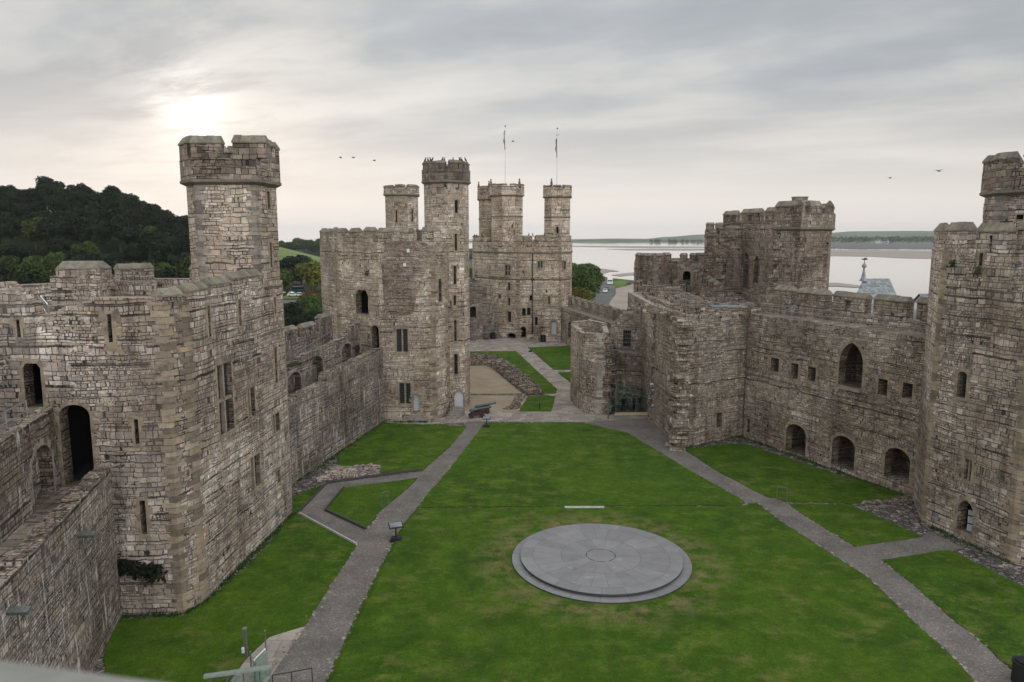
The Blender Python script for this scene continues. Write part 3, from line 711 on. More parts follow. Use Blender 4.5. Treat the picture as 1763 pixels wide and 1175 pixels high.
# lawns, raised a few centimetres above the paths
def wob(pts, a=.07, step=.7):
    out = []
    for i in range(len(pts)):
        p, q = pts[i], pts[(i+1) % len(pts)]; n = max(1, int((q-p).length/step))
        for k in range(n): out.append(p+(q-p)*k/n+Vector((random.uniform(-a, a), random.uniform(-a, a))))
    return out
pl = lambda *p: wob(poly_px(p))
lawns = [
 pl((835,729),(1005,729),(1080,746),(1113,766),(1180,806),(1250,846),(1283,865),(1276,871),(1000,872),(717,875),(781,800)),
 pl((804,734),(582,779),(583,808),(655,800),(656,817),(720,811),(774,770)) if False else pl((804,735),(662,729),(582,779),(583,807),(655,800),(656,816),(728,811),(774,771)),
 pl((718,824),(592,841),(561,880),(630,912),(656,880),(702,841)),
 pl((502,889),(515,886),(614,940),(570,1008),(525,1078),(462,1098),(420,1140),(380,1190),(190,1190),(175,1135),(207,1069),(315,1062),(352,1040),(425,979)),
 pl((507,856),(558,834),(513,883),(503,886)),
 pl((1177,775),(1240,766),(1285,766),(1350,788),(1450,821),(1586,851),(1586,858),(1465,868),(1354,864),(1320,856),(1240,815),(1195,786)),
 pl((1356,869),(1465,870),(1587,925),(1471,942),(1398,896)),
 pl((1517,966),(1632,948),(1700,980),(1790,1025),(1850,1200),(1800,1200),(1756,1168),(1686,1103),(1627,1056),(1568,1003)),
 pl((808,606),(888,605),(959,671),(957,678),(935,679),(928,674),(899,646),(868,624),(847,615),(808,614)),
 pl((909,683),(956,683),(949,709),(894,709)), pl((909,599),(1000,595),(1000,637),(953,637)), pl((960,642),(1000,641),(1000,670),(993,668))]
mb = MB()
for q in lawns:
    a = sum(u.x*v.y-v.x*u.y for u, v in zip(q, q[1:]+q[:1]))
    if a < 0: q = q[::-1]
    mb.prism(q, 0.0, .06)
struct('lawn', mb, 'lawn')
# upper lawn round the dais: a low bank higher than the far half
near = wob(poly_px([(717,876),(1000,873),(1276,872),(1290,867),(1304,866),(1348,900),(1413,942),(1495,994),(1568,1065),(1642,1132),(1700,1200),(1740,1300),(545,1300),(553,1190),(590,1110),(620,1045),(662,960),(692,905)]))
if sum(u.x*v.y-v.x*u.y for u, v in zip(near, near[1:]+near[:1])) < 0: near = near[::-1]
mb = MB(); inn = offset_poly(near, -.35); n = len(near)
mb.flat(inn, .16)
for k in range(n):
    a, b, c, e = near[k], near[(k+1) % n], inn[(k+1) % n], inn[k]
    mb.face([(a.x, a.y, 0), (b.x, b.y, 0), (c.x, c.y, .16), (e.x, e.y, .16)])
struct('upper_lawn', mb, 'lawn')
# paths and paving
sheet('path', [poly_px([(845,726),(805,726),(774,771),(728,811),(720,824),(702,842),(656,880),(633,914),(614,940),(525,1078),(440,1190),(553,1190),(620,1045),(692,905),(717,875),(781,800)]),
               poly_px([(1005,727),(1120,720),(1177,775),(1195,786),(1240,815),(1320,856),(1356,867),(1398,896),(1471,942),(1517,966),(1568,1003),(1627,1056),(1686,1103),(1756,1168),(1800,1200),(1700,1200),(1642,1132),(1568,1065),(1495,994),(1413,942),(1348,900),(1304,866),(1283,866),(1250,846),(1180,806),(1113,766),(1080,746)]),
               poly_px([(728,812),(563,834),(515,884),(614,940),(633,914),(560,880),(592,840),(720,824)]),
               poly_px([(1471,942),(1587,925),(1600,915),(1660,945),(1632,948),(1517,966)])], .012, 'path')
sheet('paving', [poly_px([(700,732),(660,727),(700,716),(745,724),(808,706),(905,681),(909,683),(894,709),(949,709),(956,683),(935,679),(957,678),(959,671),(888,605),(808,606),(780,606),(780,570),(1010,570),(1000,595),(909,599),(953,637),(1000,637),(1000,641),(960,642),(1000,672),(1000,700),(1050,712),(1120,716),(1140,750),(1177,775),(1080,746),(1005,727),(845,726)])], .006, 'paving')
sheet('gravel', [poly_px([(790,629),(841,629),(899,678),(790,679)]), poly_px([(790,681),(905,682),(882,707),(806,707),(790,709)])], .02, 'gravel')
sheet('flagstones', [poly_px([(462,1098),(528,1078),(480,1145),(450,1190),(385,1190),(420,1140)])], .018, 'flag')

# ================================================================== SLATE DAIS
dc = Vector((5.5, 42.62)); dz = .16
root = thing('slate_dais', (dc.x, dc.y, dz), 'round two-stepped grey slate dais in the middle of the lawn', 'dais')
def sector_disc(mb, r0s, z, gap=.022):
    for r0, r1, n in r0s:
        off = random.random()
        for k in range(n):
            a0 = 2*math.pi*(k+off)/n; a1 = 2*math.pi*(k+1+off)/n; ga = gap/max(r1, .5)/2; tone = random.random()
            q = 8 if n < 12 else 5
            at = [a0+ga+(a1-a0-2*ga)*i/q for i in range(q+1)]
            out = [(dc.x+(r1-gap/2)*math.cos(a), dc.y+(r1-gap/2)*math.sin(a), z) for a in at]
            if r0 < .01: mb.face([(dc.x, dc.y, z)]+out, tone=tone)
            else: mb.face([(dc.x+(r0+gap/2)*math.cos(a), dc.y+(r0+gap/2)*math.sin(a), z) for a in at][::-1][0:0]+out+[(dc.x+(r0+gap/2)*math.cos(a), dc.y+(r0+gap/2)*math.sin(a), z) for a in at[::-1]], tone=tone)
st = MB(); c64 = [ngon(dc, 5.5, 96), ngon(dc, 4.5, 96), ngon(dc, 4.97, 96)]
st.prism(c64[0], dz-.1, dz+.07, 1); sector_disc(st, [(4.3, 5.51, 20)], dz+.075); st.build('lower_step', ['slate', 'slate_dark'], root)
rc = MB(); rc.prism(c64[1], dz+.07, dz+.2, 0, top=False); rc.build('recessed_riser', 'slate_dark', root)
up = MB(); up.prism(c64[2], dz+.18, dz+.27, 1, bottom=True); sector_disc(up, [(0, .92, 1), (.92, 2.45, 14), (2.45, 4.2, 26), (4.2, 4.98, 22)], dz+.275, .016); up.build('upper_slab', ['slate', 'slate_dark'], root)
a, b = P(972, 874, .16), P(1040, 874, .16); mb = MB(); mb.box(((a.x+b.x)/2, a.y, .19), (b.x-a.x, .28, .06)); tag(mb.build('stone_strip', 'conc', loc=((a.x+b.x)/2, a.y, .16)), 'pale flat stone strip let into the lawn behind the round dais', 'stone slab')

# ================================================================== LEFT NEAR TOWER
K0 = P(316, 1057); K1 = P(352, 1036); K3 = P(503, 884)
AW = Vector((-33, 35.7)); _s = SZ(AW, K0, 163, 530)[0]; AM = AW+(K0-AW).normalized()*_s
AP = V2(AW, AM, K0, K1, K3, (-17.2, 54.5), (-21, 57), (-28, 57), (-34, 49))
root = thing('polygonal_tower', (K0.x-6, 46, 0), 'large many-sided stone tower at left carrying one tall battlemented turret', 'tower')
slit = dict(kind='arrow_slit', depth=.9, sur=.2); win2 = dict(kind='window', depth=.28, sur=.2, lights=2)
shell(root, AP, -.2, 16.75, {
  0: [('rect', (29, 551, 35, 581), slit), 
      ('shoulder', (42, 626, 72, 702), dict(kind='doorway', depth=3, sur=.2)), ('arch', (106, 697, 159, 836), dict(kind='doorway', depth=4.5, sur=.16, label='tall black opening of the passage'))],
  1: [('rect', (186, 541, 193, 590), dict(kind='arrow_slit', depth=.6, sur=.34, back='void')), ('rect', (232, 722, 239, 765), slit), ('rect', (242, 862, 252, 920), slit)],
  3: [('rect', (376, 625, 401, 745), dict(kind='window', depth=.3, sur=.26, lights=2, transom=True)), ('rect', (427, 667, 439, 719), win2), ('rect', (470, 712, 481, 744), win2), ('rect', (473, 598, 477, 660), slit),
      ('rect', (432, 784, 448, 840), win2), ('rect', (478, 809, 482, 831), slit), ('rect', (390, 940, 397, 947), dict(kind='putlog_hole', depth=.5, sur=0)),
      ('rect', (358, 527, 362, 580), slit), ('rect', (411, 517, 415, 562), slit), ('rect', (472, 512, 475, 541), slit)]},
  mats=('tower', 'ashlar', 'floor'), qs=(2, 3), th=.75, floor=1.5, tops={0: 16.1, 1: 16.95}, 
  merl={2: [(.12, 1.25, .35)], 3: [(.3, 2.5, .5), (2.75, 5.2, .75), (5.45, 9.6, .9)], 6: [(1.0, 3.9)], 7: [(0.4, 3), (4.4, 7)], 5: [(.8, 3.2)]}, mh=.75, ridge=.34)
# broken left end of the parapet and the chimney stack behind it
mb = MB(); f, L = frame(AP[0], AP[1]); s_a = SZ(AP[0], AP[1], -14, 520)[0]; s_b = SZ(AP[0], AP[1], 58, 520)[0]
slabwall(mb, f(s_a, 0)[:2], f(s_b, 0)[:2], [(0, 17.5), (.5, 17.75), (.8, 17.75), (1.2, 17.3), (1.25, 17.1), (1.6, 17.1), (1.65, 16.8), (s_b-s_a, 16.7)], 16.1, .75)
slabwall(mb, f(L-2.2, 0)[:2], f(L, 0)[:2], ragged([(0, 16.25), (1.2, 16.5), (2.2, 16.9)], .45, .08), 16.1, .75); mb.build('broken_merlon', 'tower', root)
c = X(143, 46, 17); mb = MB(); mb.prism([(c.x-1.5, c.y-.9), (c.x+1.55, c.y-.9), (c.x+1.55, c.y+.9), (c.x-1.5, c.y+.9)], 15.2, 17.55); mb.prism([(c.x-1.2, c.y-.7), (c.x+1.5, c.y-.7), (c.x+1.5, c.y+.7), (c.x-1.2, c.y+.7)], 17.55, 18.0)
b0 = [(c.x-1.2, c.y-.75), (c.x+1.5, c.y-.75), (c.x+1.5, c.y+.75), (c.x-1.2, c.y+.75)]; t0 = [(c.x-.95, c.y-.35), (c.x+1.2, c.y-.35), (c.x+1.2, c.y+.35), (c.x-.95, c.y+.35)]
for k in range(4): mb.face([(*b0[k], 18.0), (*b0[(k+1) % 4], 18.0), (*t0[(k+1) % 4], 18.45), (*t0[k], 18.45)], 1)
mb.flat(t0, 18.45, 1); mb.build('chimney_stack', ['tower', 'coping'], root)
c = X(240, 50, 16.5); mb = MB(); mb.box((c.x, c.y, 15.9), (2.8, .8, 2.1), mi=0); mb.build('stair_head', ['tower'], root)
TA = V2((-20.25, 47.4), (-16.45, 47.4), (-16.12, 50.6), (-17.2, 53), (-20.2, 53.2), (-21.55, 51.6), (-21.55, 49.0))
zc = ZY(318, 47.4); z1 = ZY(272, 47.2); zt = ZY(233, 47.2)
turret(root, TA, 16.2, zc, z1, zt, {0: [('rect', (382, 297, 389, 304), dict(kind='putlog_hole', depth=.4, sur=0))], 1: [('rect', (460, 330, 464, 361), slit), ('rect', (465, 418, 468, 460), slit)]},
       mats=('pale', 'ashlar_grey', 'floor'), out=.30, th=.6, qs=(0, 1), ridge=.42,
       merl={0: [(.1, 2.0), (2.75, 4.85)], 1: [(.9, 2.9)], 6: [(.1, 1.9)], 5: [(.5, 2.2)]}, cmat='coping')
railing('thin grey railing on the broken top of the left tower', [Vector((*X(172, 42.5, 16.6), 15.5)), Vector((*X(70, 41, 16.6), 15.4)), Vector((*X(82, 37.5, 16.6), 15.2)), Vector((*X(20, 38, 16.6), 15.2))], h=1.25, mat='zinc', step=3)
c = X(158, 41, 15.5); mb = MB(); mb.face([(c.x-.6, c.y-1, 15.35), (c.x+1.6, c.y-1, 15.35), (c.x+1.6, c.y+1.5, 16.3), (c.x-.6, c.y+1.5, 16.3)]); mb.prism([(c.x-.6, c.y-1), (c.x+1.6, c.y-1), (c.x+1.6, c.y+1.5), (c.x-.6, c.y+1.5)], 15.26, 15.33); mb.build('skylight', 'lead', root)
# fern growing out of the foot of the tower
def tuft(name, spots, mat, label, cat, size=.25, n=60, parent=None):
    mb = MB()
    for (x, y, z, rx, ry, rz) in spots:
        for _ in range(n):
            p = Vector((x+random.gauss(0, rx), y+random.gauss(0, ry), z+random.gauss(0, rz))); a = Vector((random.gauss(0, 1), random.gauss(0, 1), random.gauss(0, .7))).normalized()*size*random.uniform(.5, 1.3); b = a.orthogonal().normalized()*size*.4
            mb.face([p-a-b*.3, p-b, p+a, p+b], tone=random.random())
    return tag(mb.build(name, mat, loc=spots[0][:3]), label, cat)
f, _ = frame(AP[1], AP[2])
sp = []
for px, py in ((205, 975), (222, 975), (240, 978), (258, 985), (270, 982)):
    s, z = SZ(AP[1], AP[2], px, py); q = f(s, z, .12); sp.append((q.x, q.y, q.z, .25, .08, .2))
tuft('fern_clump', sp, 'fern', 'dark fern growth clinging low on the left tower', 'plant', .22, 90)

# ================================================================== LEFT CURTAIN WALLS
def gallery_wall(root, A, B, lowtop, th_low, gap, zfloor, ztall, walk, par_z, mer, holes, mat='curtain'):
    """A-B: court face. low breast wall, open passage, taller wall with arches, wall walk, outer parapet"""
    f, L = frame(A, B)
    mb = MB(); slabwall(mb, A, B, ragged(lowtop, .7, .06), -.2, th_low, mi=0, mit=1); mb.build('breast_wall', [mat, 'rubble'], root)
    off = th_low+gap
    p = MB(); p.face([f(0, zfloor, -th_low), f(L, zfloor, -th_low), f(L, zfloor, -off), f(0, zfloor, -off)]); p.build('passage_floor', 'floor', root)
    A2, B2 = f(0, 0, -off)[:2], f(L, 0, -off)[:2]
    mb = MB(); hl = []
    for k, r_ in holes: hl.append((px_loop(A2, B2, k, *r_)))
    hl = [[(min(L-.1, max(.1, s)), max(zfloor+.03, z)) for s, z in lp] for lp in hl]
    slabwall(mb, A2, B2, ragged(ztall, .8, .05), zfloor-.5, .6, hl, 0, 1, back_holes=False); mb.build('inner_wall', [mat, 'rubble'], root)
    for lp in hl: opening(root, A2, B2, lp, 'arched_recess', 1.6, 'void', .2, 'ashlar_grey', sill=False)
    zw = min(z for _, z in ztall)-.15
    p = MB(); o2 = off+.6; o3 = o2+walk
    p.face([f(0, zw, -o2), f(L, zw, -o2), f(L, zw, -o3), f(0, zw, -o3)]); p.build('wall_walk', 'floor', root)
    A3, B3 = f(0, 0, -o3)[:2], f(L, 0, -o3)[:2]
    mb = MB(); slabwall(mb, A3, B3, [(0, par_z), (L, par_z)], -6, .8, mi=0, mit=1); mb.build('outer_parapet', [mat, 'coping'], root)
    for s in mer: merlon(root, A3, B3, s[0], s[1], par_z, s[2], .8, .32, mats=(mat, 'coping'), slit=s[3] if len(s) > 3 else False)
    return f, o2, zw
Ba, Bb = P(507, 832), P(662, 725)
dirv = (Bb-Ba).normalized(); Ba2 = Ba-dirv*4.5
root = thing('curtain_wall', (Ba.x, Ba.y, 0), 'long grey gallery wall of arched recesses running from left tower to chamberlain tower', 'castle wall')
L = (Bb-Ba2).length; sA = 4.5
q1, _ = SZ(Ba2, Bb, 562, 650); 
f, o2, zw = gallery_wall(root, Ba2, Bb, [(0, 6.9), (q1, 7.15), (q1+.1, 7.9), (L, 8.1)], .8, 1.7, 6.0, [(0, 8.3), (11, 8.6), (q1, 9.3), (L-4, 9.7), (L-2.5, 10.6), (L, 10.8)], 2.6, 10.0,
   [(5.0, 8.2, .95, .22), (9.6, 12.6, .95, .22), (14.0, 17.0, .95, .22), (18.4, 21.2, .95, .22), (22.6, L-.1, 1.4)],
   [('arch', (495, 641, 518, 678)), ('arch', (535, 613, 556, 659)), ('arch', (588, 592, 605, 619)), ('arch', (628, 579, 641, 602))])
railing('grey railing along the wall walk between left tower and chamberlain tower', [f(5, zw, -o2-.15), f(11, zw+.1, -o2-.15), f(L-9, zw+.8, -o2-.15), f(L-5, zw+1.2, -o2-.5)], h=1.1, mat='rail', step=2.2)
# the near wall, running from the left tower towards the viewer
La, Lb = Vector((-20.75, 36.2)), Vector((-15.4, 15.0))
root2 = thing('curtain_wall', (La.x, La.y, 0), 'dark gallery wall at the lower left edge, nearest to the viewer', 'castle wall')
L = (Lb-La).length
f, o2, zw = gallery_wall(root2, Lb, La, [(0, 8.0), (L, 8.25)], .75, 1.6, 7.3, [(0, 11.2), (L, 11.5)], 2.4, 13.0,
   [(.5, 4, 1.2), (5, 8.6, 1.2), (9.6, 13, 1.2), (14, 17.6, 1.2, .2), (18.4, 21.4, 1.2, .2)], [('arch', (55, 765, 93, 886))], 'curtain')
railing('pale grey railing along the wall walk at the left edge of the view', [f(L-13, zw, -o2-.15), f(L-1.2, zw, -o2-.15)], h=1.1, mat='zinc', step=2.4)
# small pale setts along the edges of the long paths
mb = MB(); random.seed(17)
for pts in (((845,727),(781,800),(717,876)),((692,905),(662,960),(620,1045),(553,1190)),((656,880),(633,914)),((614,940),(570,1008),(525,1078),(470,1150)),((1180,806),(1250,846),(1304,866),(1348,900),(1413,942),(1495,994),(1568,1065),(1642,1132),(1700,1200)),((1356,867),(1398,896),(1471,942)),((1517,966),(1568,1003),(1627,1056),(1686,1103),(1756,1168))):
    q = poly_px(pts)
    for a, b in zip(q, q[1:]):
        dv = b-a; n = int(dv.length/.16); nn = Vector((dv.y, -dv.x)).normalized()
        for k in range(n):
            if random.random() < .35: continue
            p = a+dv*((k+random.random())/n)+nn*random.gauss(0, .11); sz = random.uniform(.08, .22)
            mb.box((p.x, p.y, .02), (sz, sz*random.uniform(.5, 1), .05+.03*random.random()), random.uniform(0, 3), tone=random.random(), rx=random.uniform(-.1, .1))
struct('path_edging', mb, 'ashlar_grey')
# ================================================================== CHAMBERLAIN TOWER (middle left)
CP = V2((-14.35, 78.1), P(750, 722), P(773, 713), (-8.6, 86), (-8.5, 92), (-17, 95), X(551, 88, 18), X(579, 82, 18))
root = thing('chamberlain_tower', (-13, 85, 0), 'broad stone tower at middle left with a tall dark headed turret and white door', 'tower')
pointed = dict(kind='doorway', depth=.45, sur=.24, back='door')
slit3 = dict(kind='arrow_slit', depth=.8, sur=.24)
shell(root, CP, -.2, 19.35, {
  0: [('rect', (683, 567, 702, 606), dict(kind='window', depth=.3, sur=.28, lights=2)), ('rect', (688, 660, 707, 695), dict(kind='window', depth=.3, sur=.28, lights=2)), ('pointed', (711, 678, 723, 709), pointed)],
  1: [('rect', (755, 481, 760, 520), slit3)],
  7: [('shoulder', (613, 500, 634, 541), dict(kind='doorway', depth=3, sur=.25)), ('arch', (640, 561, 652.5, 601), dict(kind='doorway', depth=3, sur=.1))],
  6: []}, mats=('pale', 'ashlar', 'floor'), qs=(1, 2, 7), th=.8, floor=1.2, mh=1.1, ridge=.40,
  merl={0: [(.1, 1.5), (2.35, 3.85), (4.75, 5.85)], 1: [(.1, 1.5)], 7: [(.3, 1.3), (2.2, 3.5), (4.5, 5.9)], 6: [(.2, 1.7), (2.8, 4.3), (5.3, 6.2)]}, tops={3: 18.9, 4: 18.9, 5: 18.9})
# patch of smaller, pinker masonry high on the main face
f, L = frame(CP[0], CP[1]); s0, z0 = SZ(CP[0], CP[1], 662, 545); s1, z1 = SZ(CP[0], CP[1], 716, 438)
mb = MB(); panel(mb, CP[0], CP[1], [(s0, z0+.6), (s0+1.2, z0), (s1-.4, z0+.3), (s1+.1, z0+2.6), (s1+1.3, z1-1), (s1+1.9, z1+.9), (s1+.5, z1+1.4), (s0+.3, z1+1.4), (s0-.2, z1-1.2)], off=.006); mb.build('patched_masonry', 'brick', root)
mb = MB()
for k in range(4):
    a = f(SZ(CP[0], CP[1], 717, 708)[0], 0, 0); mb.box((a.x, a.y-.25-.3*k, .5-.16*k-.08), (1.5+.1*k, .32, .165), mi=0)
mb.build('door_steps', 'ashlar_grey', root)
TC = ngon((-7.55, 85.1), 2.56, 8, R(8.5))
zc = ZY(316, 83); zb = ZY(291, 83); zt = ZY(276, 83)
vis = [i for i in range(8)]
def side_of(poly, px, y=83):
    best = None
    for i in range(len(poly)):
        a, b = Vector(poly[i][:2]), Vector(poly[(i+1) % len(poly)][:2]); m_ = (a+b)/2; dv = (b-a).normalized(); n_ = Vector((dv.y, -dv.x))
        if n_.dot(-m_) <= 0: continue
        xa = a.x/a.y*1250+881.5; xb = b.x/b.y*1250+881.5
        if xa <= px <= xb: return i
    return 0
# ground corner columns of the shaft
sr = side_of(TC, 790)
turret(root, TC, -.2, zc, zb, zt, {sr: [('rect', (783, 345, 788, 367), slit3), ('rect', (783, 403, 787, 432), slit3), ('rect', (781, 458, 785, 490), slit3), ('rect', (781, 509, 785, 526), slit3), ('rect', (782, 552, 786, 588), slit3), ('rect', (782, 610, 788, 645), slit3),
    ('pointed', (782, 673, 799, 706), dict(kind='doorway', depth=.16, sur=.2, back='door'))]}, mats=('pale', 'ashlar', 'floor'), hmat='dark', out=.2, qs=(), ridge=.25, th=.55)
c = X(723, 84, 20); mb = MB(); mb.lathe([(0, .42), (1.2, .38), (1.9, .36), (1.95, .45), (2.15, .43)], (c.x, 84, 18.6), (c.x, 84, 22), 10); mb.build('chimney', 'dark', root)
# stairs by the turret door
a, b = P(806, 706), P(781, 722); mb = MB()
dv = (a-b).normalized(); nn = Vector((dv.y, -dv.x))
for k in range(5): q = b+dv*(.5+.42*k); mb.box((q.x-.35, q.y, .09+.09*k), (1.5, .46, .18+.18*k), math.atan2(dv.y, dv.x)-math.pi/2)
st_ = thing('stone_steps', (b.x, b.y, 0), 'low stone steps against the turret foot beside the two cannons', 'steps'); mb.build('step', 'ashlar_grey', st_)
railing('black iron handrail on the steps at the turret door', [(b.x-.8, b.y+.1, 0), (b.x-.55, b.y+1.2, .4), (b.x-.1, b.y+2.2, .8)], h=.95, mat='iron', step=.7)
# little white floodlights fixed to the tower
for px, py, A, B in ((703, 432, CP[0], CP[1]), (697, 456, CP[0], CP[1])):
    f, _ = frame(A, B); s, z = SZ(A, B, px, py); q = f(s, z, .15); t_ = thing('floodlight', q, 'small white floodlight high on the face of the chamberlain tower', 'floodlight', 'white floodlights on the chamberlain tower')
    mb = MB(); mb.box(q, (.28, .2, .36)); mb.build('housing', 'white', t_); mb = MB(); mb.box(f(s, z-.22, .07), (.08, .18, .06)); mb.build('bracket', 'iron', t_)
# ------------------------------------------------------------------ tower beyond
QP = ngon((-17.5, 112), 7.5, 10, .3)
root = thing('far_round_tower', (-17.5, 112, 0), 'pale turreted tower mostly hidden behind the chamberlain tower', 'tower')
shell(root, QP, -.2, 19.5, {}, mats=('pale', 'ashlar', 'floor'), merl={i: 1 for i in range(10)})
c = X(692, 106, 24); TQ = ngon(c, 2.45, 8, R(22.5+4))
turret(root, TQ, 15, ZY(338, 104), ZY(328, 104), ZY(318, 104), {side_of(TQ, 683): [('rect', (681.5, 362, 684, 383), slit3)], side_of(TQ, 709): [('rect', (708.5, 361, 711, 382), slit3)]}, mats=('pale', 'ashlar', 'floor'), hmat='pale', out=.2, ridge=.2, cmat='coping_dark')

# ================================================================== EAGLE TOWER (far end)
DP = V2(X(817, 150, 15), X(858, 143.5, 15), X(893, 141.5, 15), X(965, 141.0, 15), X(982, 144.5, 15), (12.5, 152), (8, 160), (-3, 162), (-8.5, 157))
root = thing('eagle_tower', (2, 150, 0), 'great far tower with three turrets, two of them carrying flagpoles', 'tower')
W2 = dict(kind='window', depth=.5, sur=.35, lights=2); S4 = dict(kind='arrow_slit', depth=.9, sur=.3); S5 = dict(kind='window_opening', depth=.7, sur=.1)
shell(root, DP, -.2, ZY(417, 141), {
  1: [('rect', (870, 457, 878, 474), dict(kind='window', depth=.5, sur=.35, lights=2, transom=True)), ('rect', (875, 487, 878.5, 500), S4), ('rect', (875, 513, 878.5, 526), S4), ('rect', (874, 537, 880, 555), S4), ('rect', (857.5, 507, 862, 514), S4) , ('arch', (874, 574, 888, 587), dict(kind='doorway', depth=2.5, sur=.22))],
  2: [('rect', (926, 450, 934, 461), W2), ('rect', (912, 509, 916, 518), S4), ('rect', (944, 510, 946.5, 524), S4), ('arch', (899, 531, 905, 544), S5), ('arch', (907.5, 530, 913.5, 543), S5), ('arch', (896.5, 563, 905.5, 581), dict(kind='doorway', depth=2.5, sur=.22)), ('rect', (920.5, 546, 925, 560), S4)],
  3: [('rect', (968, 450, 974, 464), W2)], 0: [('rect', (851, 542, 855, 553), S4)]},
  mats=('far', 'ashlar', 'floor'), th=1.0, floor=1.5, qs=(2, 3), qmat='ashlar', mh=.95, ridge=.25,
  merl={0: [(.3, 2.0), (3.0, 4.6)], 1: [(.2, 1.4)], 2: [(.9, 2.6), (3.3, 4.9), (5.6, 7.6)], 3: [(.2, 2.2)], 4: [(1, 3)], 5: [(1, 3)], 6: [(1, 3), (4.5, 7)], 7: [(1, 3)], 8: [(1, 3)]})
string_course(root, DP, ZY(437, 141), .3, .16); string_course(root, DP, ZY(483, 141), .3, .16)
zb0 = ZY(422, 141)-.6
def etur(px, y, r, ytop, yc, ym, slits=(), rot=0.0):
    c = X(px, y, 25); Q = ngon(c, r, 8, R(22.5)+rot); hs = {}
    for s in slits: hs.setdefault(side_of(Q, (s[0]+s[2])/2), []).append(('rect', s, S4))
    return turret(root, Q, zb0, ZY(yc, y-r), ZY((ytop*2+yc)/3, y-r), ZY(ytop, y-r), hs, mats=('far', 'ashlar', 'floor'), hmat='far', out=.28, ridge=.15, th=.6, extra=[ZY(ym, y-r)], qs=(), cmat='coping_dark'), c
t1, c1 = etur(872.5, 146, 3.25, 316, 338, 374, [(884.5, 396, 887, 405)], .12)
t2, c2 = etur(959.5, 146.5, 2.72, 318, 341, 375, [(958, 391, 961.5, 402)], -.1)
t3, c3 = etur(845, 153, 2.55, 320, 345, 378, rot=.2)
# weathered stone figures standing on some merlons
for tp, c, r, lst in ((t1, c1, 3.2, (3.4, 5.6)), (t3, c3, 2.5, (3.3, 4.6)), (t2, c2, 2.7, (4.2,))):
    for a in lst:
        x, y = c.x+r*math.cos(a), c.y+r*math.sin(a); zt = ZY(317, 143); mb = MB(); mb.lathe([(0, .22), (.3, .26), (.8, .2), (1.0, .09), (1.1, .15), (1.25, .15), (1.38, .05)], (x, y, zt-.25), (x, y, zt+2), 7); mb.build('stone_figure', 'dark', tp)
# drainpipe
f, _ = frame(DP[2], DP[3]); s, zt = SZ(DP[2], DP[3], 917, 437); mb = MB(); mb.tube([f(s, zt, .12), f(s, 1, .12)], .09, 6); mb.box(f(s, ZY(483, 141)+.2, .2), (.6, .3, .4)); mb.build('drainpipe', 'iron', root)
for (px, top, base, c, lab, lb2, flagcol) in ((870, 219, 316, c1, 'white flagpole on the wider middle turret of the far tower', 'furled green flag hanging on the pole of the wider middle turret', ((.02, .10, .05), (.45, .43, .42))), (959, 223, 320, c2, 'white flagpole with a small cross arm on the right turret of the far tower', 'furled dark red and green flag on the right turret pole', ((.16, .02, .025), (.02, .07, .045)))):
    y = c.y; x = X(px, y, 32).x; zt = ZY(top, y); t_ = thing('flagpole', (x, y, zb0), lab, 'flagpole')
    mb = MB(); mb.tube([(x, y, 24), (x, y, zt)], .11, 8, r2=.06); mb.build('pole', 'white', t_)
    mb = MB(); mb.lathe([(0, .05), (.1, .14), (.22, .14), (.3, .04)], (x, y, zt), (x, y, zt+1), 8); mb.build('finial', 'iron', t_)
    if px > 900: mb = MB(); mb.tube([(x-.28, y, zt-1.1), (x+.28, y, zt-1.1)], .05, 5); mb.build('cross_arm', 'iron', t_)
    m_, tt, bb = newmat('flag_cloth'); g_ = tt.n.new('ShaderNodeTexCoord').outputs['Generated']; tt.put(bb.inputs['Base Color'], tt.ramp(tt.sep(g_)[2], [(.45, flagcol[0]), (.6, flagcol[1])])); bb.inputs['Roughness'].default_value = .9
    mb = MB(); H = 3.3; fold = lambda k, j: Vector((x-.1-.32*math.sin(math.pi*min(1, (k+.6)/8))*(.4+.6*math.sin(k*.7+1)**2)*(j/4), y+.14*math.sin(j*2.2+k*.3), zt-.6-(1.1 if px > 900 else 0)-H*k/8-(.12*j if k == 8 else 0)))
    for k in range(8):
        for j in range(4): mb.face([fold(k, j), fold(k, j+1), fold(k+1, j+1), fold(k+1, j)]); 
    fo = mb.build('flag', m_, loc=(x, y, zt-2), smooth=True); sm = fo.modifiers.new('cloth_thickness', 'SOLIDIFY'); sm.thickness = .05; tag(fo, lb2, 'flag')
# ------------------------------------------------------------------ ruined wall left of the far tower
A, B = X(795, 138, 5), X(868, 142.4, 5); A = Vector((A.x-14, A.y-3))
root = thing('ruined_wall', (A.x+12, A.y, 0), 'soot-stained ruined wall with an arched window left of the far tower', 'wall ruin')
f, L = frame(A, B); tp = [SZ(A, B, x, y) for x, y in ((806, 478), (818, 479), (826, 485), (833, 490), (838, 500), (846, 530), (852, 560), (857, 580))]
hl = [px_loop(A, B, 'arch', 809, 528, 820, 547), px_loop(A, B, 'rect', 851, 541, 855, 553)]
mb = MB(); slabwall(mb, A, B, [(0, tp[0][1])]+ragged(tp, .8, .15), -.2, 1.2, hl, back_holes=False); mb.build('wall', 'dark', root)
opening(root, A, B, hl[0], 'window_opening', .9, 'void', .3); opening(root, A, B, hl[1], 'arrow_slit', .9, 'void', .2)
A2 = f(L-8.6, 0, .02); A2 = f(0, 0, .9)[:2]; B2 = f(SZ(A, B, 829, 560)[0], 0, .9)[:2]; mb = MB(); L2 = (Vector(B2)-Vector(A2)).length; slabwall(mb, A2, B2, [(0, 4.4), (L2-1.2, 4.4), (L2-.6, 3.6), (L2, 3.4)], -.2, .85); mb.build('lower_wall', 'dark', root)
